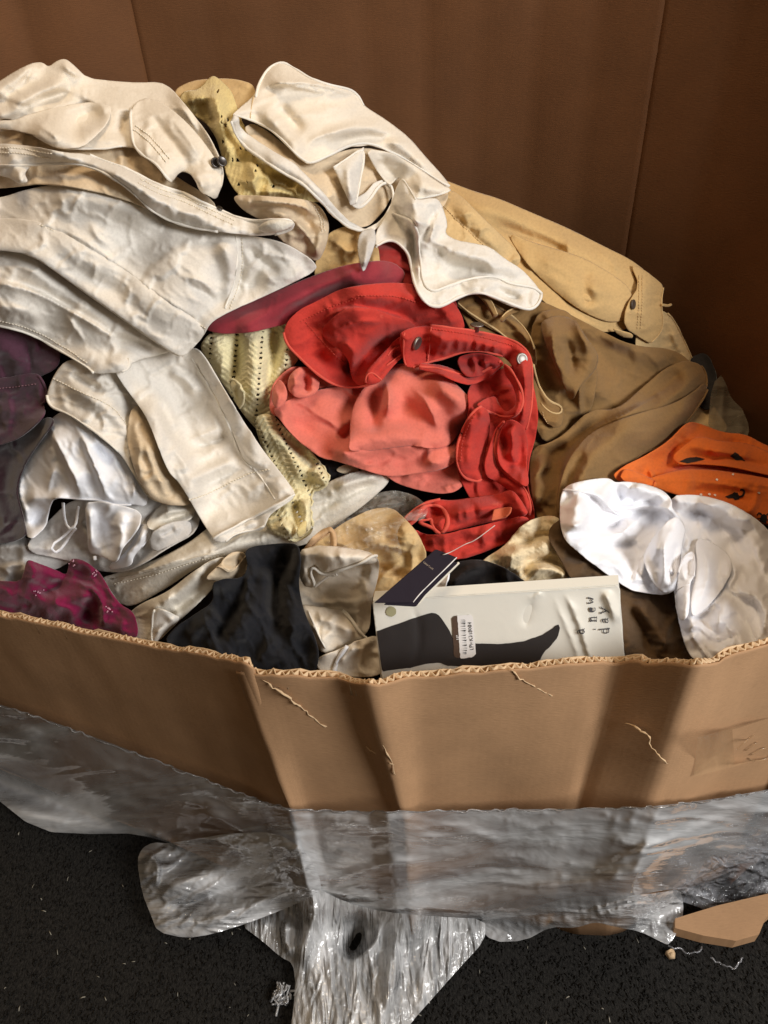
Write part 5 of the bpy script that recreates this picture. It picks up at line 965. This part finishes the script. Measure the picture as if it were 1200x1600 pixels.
cord(lap, [(361,190),(366,208),(385,232),(410,250),(440,268),(475,288),(500,312),(520,335),(545,355),(570,364),(585,360),(606,340),(616,315),(614,294),(602,283),(590,290),(578,310),(562,326),(550,324),(540,302),(530,280),(521,262)], .0036, lift=.003)
fl3 = sheet(t, 'front_edge', CREAM, [(521,262),(545,246),(569,229),(568,255),(563,280),(557,318),(548,322),(540,302),(530,280)], bulge=.030, bw=10, sm=0, folds=[('r',.01,8,[(545,250),(545,290),(552,315)])]); cord(fl3, [(521,262),(545,246),(569,229),(568,255),(563,280),(556,318)], .0026)
fl4 = sheet(t, 'facing', CREAM2, [(572,232),(610,238),(650,260),(690,288),(708,297),(690,303),(668,308),(648,313),(635,290),(622,275),(610,290),(600,280),(585,260)], bulge=.018, bw=14, sm=1, folds=[('r',-.012,10,[(590,250),(610,275),(618,285)]),('r',.012,10,[(640,275),(670,295),(700,298)])]); cord(fl4, [(648,313),(668,308),(690,303),(708,298)], .0026)
low = sheet(t, 'front_panel', CREAM, [(612,318),(618,295),(628,276),(640,295),(650,313),(680,308),(690,318),(700,350),(695,365),(712,375),(740,380),(765,385),(790,405),(815,420),(838,445),(847,460),(840,478),(828,486),(800,478),(770,465),(745,455),(715,465),(690,478),(678,480),(662,472),(648,450),(642,420),(636,395),(620,378),(600,376),(585,390),(588,360),(600,345)],
    folds=[('s',.024,26,[(656,455),(650,400),(650,350),(640,335),(615,335)]),('r',-.02,10,[(636,345),(646,380),(652,420)]),('c',.014,7,[(690,320),(676,360),(665,400)]),('r',-.012,9,[(680,320),(670,350),(662,380)]),('r',.020,16,[(640,300),(650,330),(655,370)]),('s',.014,26,[(670,455),(710,440),(770,435),(800,448),(838,450)]),('r',.014,16,[(690,390),(740,400),(790,425)]),('r',-.012,10,[(690,420),(730,418),(770,420)]),('r',-.018,8,[(760,448),(790,462),(820,470)])], bulge=.036, bw=18, e=.03, sm=1, it=80)
cord(low, [(585,390),(600,376),(620,378),(636,395),(642,420),(648,450),(662,472),(678,480),(690,478),(715,465),(745,455),(770,465),(800,478),(828,486),(840,478),(847,460)], .0038, lift=.003); cord(low, [(612,335),(635,338),(652,350),(657,390),(656,430),(664,452),(678,458),(700,448),(740,436),(775,433),(795,446),(835,450),(846,460)], .0032, lift=.004)
cord(low, [(628,276),(640,295),(650,313)], .0024)
tip = sheet(t, 'vent', GREYW, [(562,362),(585,355),(588,375),(580,400),(568,428),(562,410),(558,385)], bulge=.02, bw=9, sm=1, folds=[('r',.012,6,[(575,365),(572,400),(568,420)])])

# ------------------------------------------------------------------ hang tag, packet
def plane_depth(pa, pb, pc):
    n = np.cross(pb-pa, pc-pa); c = (pa-CAM)@n
    return lambda u, v: c/(ray(u, v)@n)
def text_px(s, txt, org, dx, up, size, mat, name='lettering', lift=.0008):
    """flat printed words: org = pixel of the baseline start, dx / up = pixel directions"""
    cu = bpy.data.curves.new('txt', 'FONT'); cu.body = txt; cu.size = 1; ob = bpy.data.objects.new('txt', cu); COL.objects.link(ob)
    me = ob.to_mesh(); v = np.array([tuple(p.co)[:2] for p in me.vertices]); f = [tuple(p.vertices) for p in me.polygons]; ob.to_mesh_clear()
    bpy.data.objects.remove(ob); q = np.array(org)+v[:, :1]*size*np.array(dx)+v[:, 1:2]*size*np.array(up)
    P, n = surf(s, q, lift); return mesh_obj(name, P, f, mat, s.ob, uv=q/1000, smooth=False)
NAVY = plain('navy_card', (40, 34, 42), .9, 0., .15); PALE = plain('pale_card', (222, 214, 196), .6); GOLD = plain('taupe_ink', (150, 132, 112), .6); INK = plain('grey_ink', (66, 66, 70), .7); BLK = plain('black_ink', (40, 36, 36), .55)
PAPER = plain('coated_paper', (226, 224, 214), .45); STK = plain('white_sticker', (236, 234, 232), .4); BRN = plain('brown_sticker', (84, 66, 54), .5)
t = T('care_label', 'small frayed white care label beside the navy swing tag', 'label', 700, 905)
s = sheet(t, 'cloth', WHITE, [(664,930),(680,905),(692,893),(703,890),(701,905),(696,915),(698,926),(694,935)], bulge=.008, bw=8, sm=0, e=.04, res=3.5); cord(s, [(703,890),(701,905),(696,915),(698,926)], .0016, wob=.002)
t = T('swing_tag', 'dark navy swing tag with fine print tucked behind the white packet', 'tag', 655, 900)
dp = plane_depth(at_y(600., 930., .70), at_y(682., 858., .775), at_y(714., 872., .775))
s2 = sheet(t, 'back_card', PALE, [(640,945),(716,877),(719,880),(668,930),(655,945)], depth=dp, h0=.006, gap=0, bulge=0, noise=(0,50,0,1), it=0, sm=0, thick=.001, upd=False)
s3 = sheet(t, 'inner_card', NAVY, [(600,945),(680,872),(716,879),(664,930),(650,948)], depth=dp, h0=.009, gap=0, bulge=0, noise=(0,50,0,1), it=0, sm=0, thick=.001, upd=False)
s = sheet(t, 'card', NAVY, [(585,942),(640,894),(681,858),(714,871),(700,885),(657,927),(645,942)], depth=dp, h0=.016, gap=0, bulge=0, noise=(.0005,50,0,1), it=0, sm=0, thick=.0015, upd=False)
cord(s, [(714,871),(700,885),(657,927),(646,941)], .0012, 'white_edge', STK, lift=0)
a = np.array([14, 10.5])/17.5; b = np.array([10.5, -14])/17.5
text_px(s, 'TAKE CARE', (660.5, 879.5), a, b, 3.6, GOLD)
for k in range(6):
    o = np.array([650., 890.])+np.array([-4.4, 3.6])*k; L = rng.uniform(15, 21) if k < 5 else 8; x = 0.
    while x < L:
        w = rng.uniform(1.5, 4); p0 = o+a*x; p1 = o+a*min(x+w, L); decal(s, [p0, p1, p1+b*1.0, p0+b*1.0], 'fine_print', GOLD, .0008, 6); x += w+.9
P = np.array([surf(s, [(689,868)], .004)[0][0], surf(s, [(697,865)], .010)[0][0], *surf(lp, [(722,853),(745,838),(765,822)], .014)[0]]); v, f = tube(resample(chaikin(P, 3, False), .004), .0007, 5)
mesh_obj('tag_pin', v, f, plain('clear_nylon', (220, 214, 208), .2), t)

t = T('tights_packet', 'flat white tights packet printed with a dark leg, standing inside the box front', 'packet', 780, 1000)
A, B, C = at_y(583., 940., .735), at_y(968., 916., .752), at_y(597., 1062., .690)
dp = plane_depth(A, B, C)
pk = sheet(t, 'front', PAPER, [(582,941),(598,939),(700,932),(800,926),(900,920),(966,915),(969,921),(970,960),(974,1005),(977,1050),(980,1075),(598,1095),(597,1062),(590,1010),(585,970)], depth=dp, h0=.0, gap=0, bulge=0, noise=(.0003,130,0,1), it=0, sm=0, res=4, thick=.0012, upd=False,
    folds=[('c',.004,5,[(862,922),(872,950),(890,990),(905,1030),(915,1080)]),('s',.006,14,[(930,1060),(915,1010),(900,965),(880,925)]),('c',.004,4,[(832,928),(828,935),(852,925)]),('c',-.004,8,[(835,935),(822,960),(822,985)]),('r',.005,9,[(945,920),(955,945),(968,975)]),('c',.005,4,[(935,918),(950,935),(958,960),(962,980)]),('c',-.003,5,[(640,935),(660,990),(640,1060)])])
d_in = np.array([.004, .017, .004]); TL, TR, BR_, BL_ = [CAM+ray(*p)*dp(*p) for p in ((582.,941.), (966.,915.), (980.,1075.), (598.,1095.))]
V = [TL+d_in*.15, TR+d_in*.15, BR_+d_in*.15, BL_+d_in*.15, TL+d_in, TR+d_in, BR_+d_in, BL_+d_in]
mesh_obj('sleeve_body', V, [(0,1,5,4),(1,2,6,5),(2,3,7,6),(3,0,4,7),(4,5,6,7),(3,2,1,0)], PAPER, t, smooth=False)
cord(pk, [(600,938),(700,931),(800,925),(900,919),(965,914)], .0014, 'fold_edge', lift=.0)
decal(pk, [(589,986),(611,978),(633,970),(666,959),(676,957),(682,958),(688,963),(701,983),(708,997),(725,1003),(743,1005),(780,1006),(817,1002),(846,992),(862,982),(869,976),(873,975),(875,979),(872,994),(861,1008),(850,1018),(844,1030),(836,1060),(760,1070),(736,1042),(699,1040),(688,1035),(670,1036),(641,1043),(615,1046),(597,1049),(593,1018)], 'leg_print', BLK, .0010, 6)
ci = [(611+8.2*math.cos(x*.42), 955+8.2*math.sin(x*.42)) for x in range(15)]; decal(pk, ci, 'size_sticker', plain('olive_sticker', (160, 156, 122), .5), .0016, 4)
decal(pk, [(706,966),(709,962),(714,961),(720,1027),(712,1027),(709,1024)], 'label_stub', BRN, .0016, 4)
decal(pk, [(714,961),(735,959),(738,962),(743,1020),(741,1024),(737,1026),(719,1028)], 'barcode_label', STK, .0020, 4)
y = 967.; lx = lambda yy, k: k+(yy-961)*.075
while y < 1021:
    w = rng.choice([.7, .7, 1.1, 1.6]); w2 = 12 if y < 1016 else 10
    decal(pk, [(lx(y,717.2),y),(lx(y,717.2)+w2,y-1.0),(lx(y,717.2)+w2,y-1.0+w),(lx(y,717.2),y+w)], 'bar', BLK, .0026, 8); y += w+rng.choice([.8, .8, 1.3, 1.9])
text_px(pk, 'LPHK318084', (739.6, 1014.5), (-.085, -.996), (-.996, .085), 8.2, BLK, lift=.0027)
text_px(pk, 'LP', (717.2, 998), (-.085, -.996), (-.996, .085), 7, STK, lift=.0027)
G = {'a': [[(.12,.78),(.4,1),(.68,.9),(.74,.6),(.74,.12),(.98,.02)], [(.74,.6),(.4,.6),(.12,.42),(.14,.12),(.4,0),(.74,.26)]],
     'n': [[(.0,1),(.24,1),(.24,0)], [(.02,0),(.46,0)], [(.24,.7),(.5,1),(.74,.9),(.8,.6),(.8,0)], [(.6,0),(1,0)]],
     'e': [[(.1,.55),(.9,.55),(.84,.86),(.5,1),(.16,.84),(.07,.5),(.2,.12),(.5,0),(.88,.16)]],
     'w': [[(0,1),(.25,0),(.5,.85),(.75,0),(1,1)], [(-.14,1),(.2,1)], [(.8,1),(1.14,1)]],
     'd': [[(.56,1.5),(.8,1.5),(.8,0),(1,0)], [(.8,.7),(.5,1),(.16,.82),(.07,.5),(.2,.12),(.5,0),(.8,.3)]],
     'y': [[(0,1),(.47,0)], [(1,1),(.47,0),(.27,-.42),(0,-.46)], [(-.14,1),(.2,1)], [(.8,1),(1.14,1)]], '.': [[(.3,.16),(.5,.16)]]}
def letter(ch, org, w=9., h=10., up=(-1, .02)):
    fx = np.array([.02, -1.]); fy = np.array(up)
    for st in G[ch]:
        q = np.array([np.array(org)+fx*x*w+fy*yy*h for x, yy in st]); decal(pk, strip_poly(q, 1.7 if ch != '.' else 3, 2 if len(q) > 3 else 0), 'letter', INK, .0022, 1.5)
letter('a', (912, 990)); letter('.', (930, 986)); letter('n', (931, 971)); letter('e', (929.5, 956)); letter('w', (928.5, 942)); letter('d', (951, 989)); letter('a', (950, 973)); letter('y', (948.5, 957))

# ------------------------------------------------------------------ stretch film round the foot of the box
bx = bot+(bot-top)*.1
def _env(x):
    o = np.argsort(top[:, 0]); o2 = np.argsort(bx[:, 0])
    return np.minimum(np.interp(x, top[o, 0], top[o, 1]), np.interp(x, bx[o2, 0], bx[o2, 1]))
xs = np.linspace(top[0, 0], top[-1, 0], 60); plan = np.c_[xs, np.minimum(_env(xs), softened(_env(xs)[:, None], 6)[:, 0])-.013]
ext = np.vstack([plan[0]+(plan[0]-plan[1])*3, plan, plan[-1]+(plan[-1]-plan[-2])*3])
def wall_depth(u, v):
    r = ray(u, v); best = np.full(np.shape(u), 9.)
    for a, b in zip(ext[:-1], ext[1:]):
        d = b-a; det = r[..., 0]*(-d[1])+d[0]*r[..., 1]; det = np.where(np.abs(det) < 1e-9, 1e-9, det)
        tt = (a[0]*(-d[1])+d[0]*a[1])/det; s = (r[..., 0]*a[1]-r[..., 1]*a[0])/det
        s = -s; x = r[..., :2]*tt[..., None]; w = ((x-a)@d)/(d@d); ok = (w >= -1e-3) & (w <= 1.001) & (tt > 0)
        best = np.where(ok & (tt < best), tt, best)
    return best
def foot_depth(u, v):
    fl_d = (0-CH)/ray(u, v)[..., 2]; w = wall_depth(u, v)
    return -np.log(np.exp(-60*np.minimum(w, 3))+np.exp(-60*fl_d))/60
def film(name, alpha, col, bs, st, rot, rough=.1, bstr=.9): return film_mat(name, col, alpha, rough, bs, st, rot, bstr, .022, .16)
FA = film('stretch_film', .70, (222, 226, 234), 3.5, (1., 4., 1), .15, .1, .6); FB_ = film('stretch_film_bunched', .72, (236, 239, 245), 5., (1., 3.5, 1), .7); FC = film('stretch_film_tail', .82, (244, 247, 250), 7., (5., 1., 1), .05); FD = film('stretch_film_loose', .45, (190, 192, 198), 14., (1.5, 2., 1), .4, .1)
t = thing('cardboard_tray', 'flattened brown cardboard edge sticking out under the film at the box foot', 'cardboard', at_z(1130., 1450., 0))
q = [(1055,1435),(1120,1415),(1205,1395),(1260,1400),(1225,1425),(1196,1458),(1186,1476),(1150,1488),(1100,1478),(1055,1468)]
tp = np.array([at_z(float(u), float(v), .035) for u, v in q[:1]+q[1:4]+[(1225,1410),(1196,1435),(1186,1460),(1150,1470),(1100,1462),(1055,1450)]])
bt = tp.copy(); bt[:, 2] = .004; n = len(tp)
mesh_obj('board', np.vstack([tp, bt]), [tuple(range(n))[::-1]]+[(k, (k+1) % n, n+(k+1) % n, n+k) for k in range(n)], CARD, t, uv=np.vstack([tp, bt])[:, :2], smooth=False)
t = thing('stretch_film', 'torn clear stretch film wrapped round the box foot, bunched and trailing on the carpet', 'plastic wrap', at_z(600., 1440., 0))
nz = lambda a, w, g, s: (a, w, g, s)
fk = dict(gap=0, thick=0, upd=False, depth=foot_depth)
sheet(t, 'loose_edge', FD, [(1040,1400),(1090,1340),(1150,1310),(1260,1290),(1260,1400),(1200,1400),(1160,1435),(1140,1438),(1100,1420)], h0=.012, bulge=.02, bw=20, noise=(.008,26,20,1.6), e=.06, sm=1, **fk)
sheet(t, 'lower_layer', FB_, [(740,1440),(800,1425),(900,1400),(980,1400),(1030,1395),(1062,1388),(1068,1410),(1066,1442),(1046,1478),(1030,1470),(1000,1455),(960,1448),(930,1440),(900,1450),(860,1448),(820,1470),(770,1472)], h0=.010, bulge=.018, bw=18, noise=(.005,30,80,2.), e=.05, sm=1, **fk)
f3 = sheet(t, 'tail', FC, [(490,1385),(540,1410),(600,1425),(680,1432),(760,1436),(757,1470),(720,1510),(680,1555),(640,1600),(600,1660),(440,1680),(456,1600),(462,1540),(458,1505),(438,1495),(410,1470),(376,1445),(400,1425),(450,1410)], h0=.012, bulge=.05, bw=40, noise=(.005,30,88,4.), e=.05, sm=1, folds=[('r',.03,16,[(500,1400),(480,1460),(470,1520)]),('r',-.035,18,[(560,1420),(565,1460),(540,1500)]),('c',.03,9,[(600,1430),(585,1480),(545,1505)]),('r',.02,14,[(620,1440),(610,1520),(600,1600)]),('s',.02,30,[(455,1500),(440,1460),(450,1430)])], it=80, **fk)
f2 = sheet(t, 'bunch', FB_, [(214,1345),(222,1325),(240,1316),(262,1318),(300,1312),(360,1302),(430,1300),(480,1330),(505,1385),(490,1400),(440,1422),(385,1443),(330,1460),(290,1466),(246,1456),(236,1430),(222,1395)], h0=.03, bulge=.085, bw=34, noise=(.006,34,-32,3.), e=.07, sm=1, folds=[('r',.02,14,[(240,1400),(300,1370),(380,1345)]),('r',-.02,11,[(250,1430),(330,1400),(430,1370)]),('s',.016,24,[(225,1330),(250,1345),(245,1390)]),('r',.018,12,[(300,1450),(400,1410),(490,1385)])], it=80, **fk)
f1 = sheet(t, 'wrap_band', FA, [(-120,1055),(-60,1080),(0,1101),(60,1120),(120,1142),(180,1164),(250,1191),(310,1214),(360,1233),(410,1252),(455,1264),(540,1268),(620,1268),(700,1267),(800,1265),(900,1264),(1000,1262),(1050,1257),(1120,1248),(1200,1234),(1300,1210),(1300,1345),(1200,1345),(1130,1352),(1090,1372),(1062,1388),(1030,1392),(980,1402),(920,1420),(850,1428),(760,1437),(690,1432),(620,1428),(560,1418),(500,1402),(480,1372),(462,1342),(440,1320),(400,1306),(350,1312),(300,1320),(268,1318),(235,1308),(200,1302),(140,1303),(80,1300),(40,1284),(0,1252),(-60,1225),(-120,1200)],
    h0=.006, bulge=.03, bw=50, noise=(.0045,40,12,4.), e=.05, sm=0, res=6, folds=[('r',.022,16,[(-40,1240),(60,1275),(160,1290),(260,1310)]),('s',.02,26,[(190,1304),(240,1300),(270,1316),(330,1318)]),('r',.02,16,[(440,1310),(480,1350),(500,1395)]),('c',.016,8,[(500,1400),(540,1370),(600,1350),(680,1345)]),('c',.014,7,[(520,1395),(600,1372),(680,1372)]),('c',.010,7,[(460,1275),(560,1282),(660,1285)]),('c',.008,6,[(460,1285),(580,1295),(680,1292)]),('r',.03,26,[(700,1420),(850,1400),(960,1380),(1060,1330),(1200,1260)]),('c',.012,9,[(900,1370),(1000,1330),(1100,1290),(1200,1250)]),('r',.02,16,[(300,1260),(360,1290),(420,1310)])], it=70, **fk)
cord(f1, [(-60,1080),(0,1101),(60,1120),(120,1142),(250,1191),(360,1233),(455,1264),(620,1268),(800,1265),(1000,1262),(1120,1248),(1200,1234)], .0022, 'gathered_edge', FB_, lift=.002, wob=.003)
# frayed shred and torn strings of film
bag = Bag(); c0 = at_z(440., 1555., .012)
for k in range(46):
    d = rng.normal(0, 1, 3)*[.006, .008, .003]; o_ = c0+rng.normal(0, 1, 3)*[.010, .007, .004]; bag.add(*tube([o_, o_+d*.5+rng.normal(0, .004, 3), o_+d+[0, 0, .003]], rng.uniform(.001, .0028), 4))
bag.build('frayed_shred', FB_, t)
for pts in ([(1046,1478),(1060,1480),(1075,1490),(1090,1488),(1098,1480)], [(1110,1495),(1125,1508),(1150,1514),(1160,1495)]):
    P = np.array([at_z(float(u), float(v), .006) for u, v in resample(chaikin(pts, 2, False), 4)]); v, f = tube(P+rng.normal(0, .0012, P.shape), .0016, 5); mesh_obj('film_string', v, f, FD, t, uv=v[:, :2])
v, f = lathe([(.003,0),(.008,.004),(.006,.01),(.002,.012)], at_z(1047., 1492., .001), np.array([0, 0, 1.]), 7); v += rng.normal(0, .0015, v.shape)
sc_ = mesh_obj('cardboard_crumb', v, f, TORN, None, uv=v[:, :2], base=at_z(1047., 1492., 0)); sc_['label'] = 'tiny torn crumb of brown cardboard on the carpet'; sc_['category'] = 'scrap'
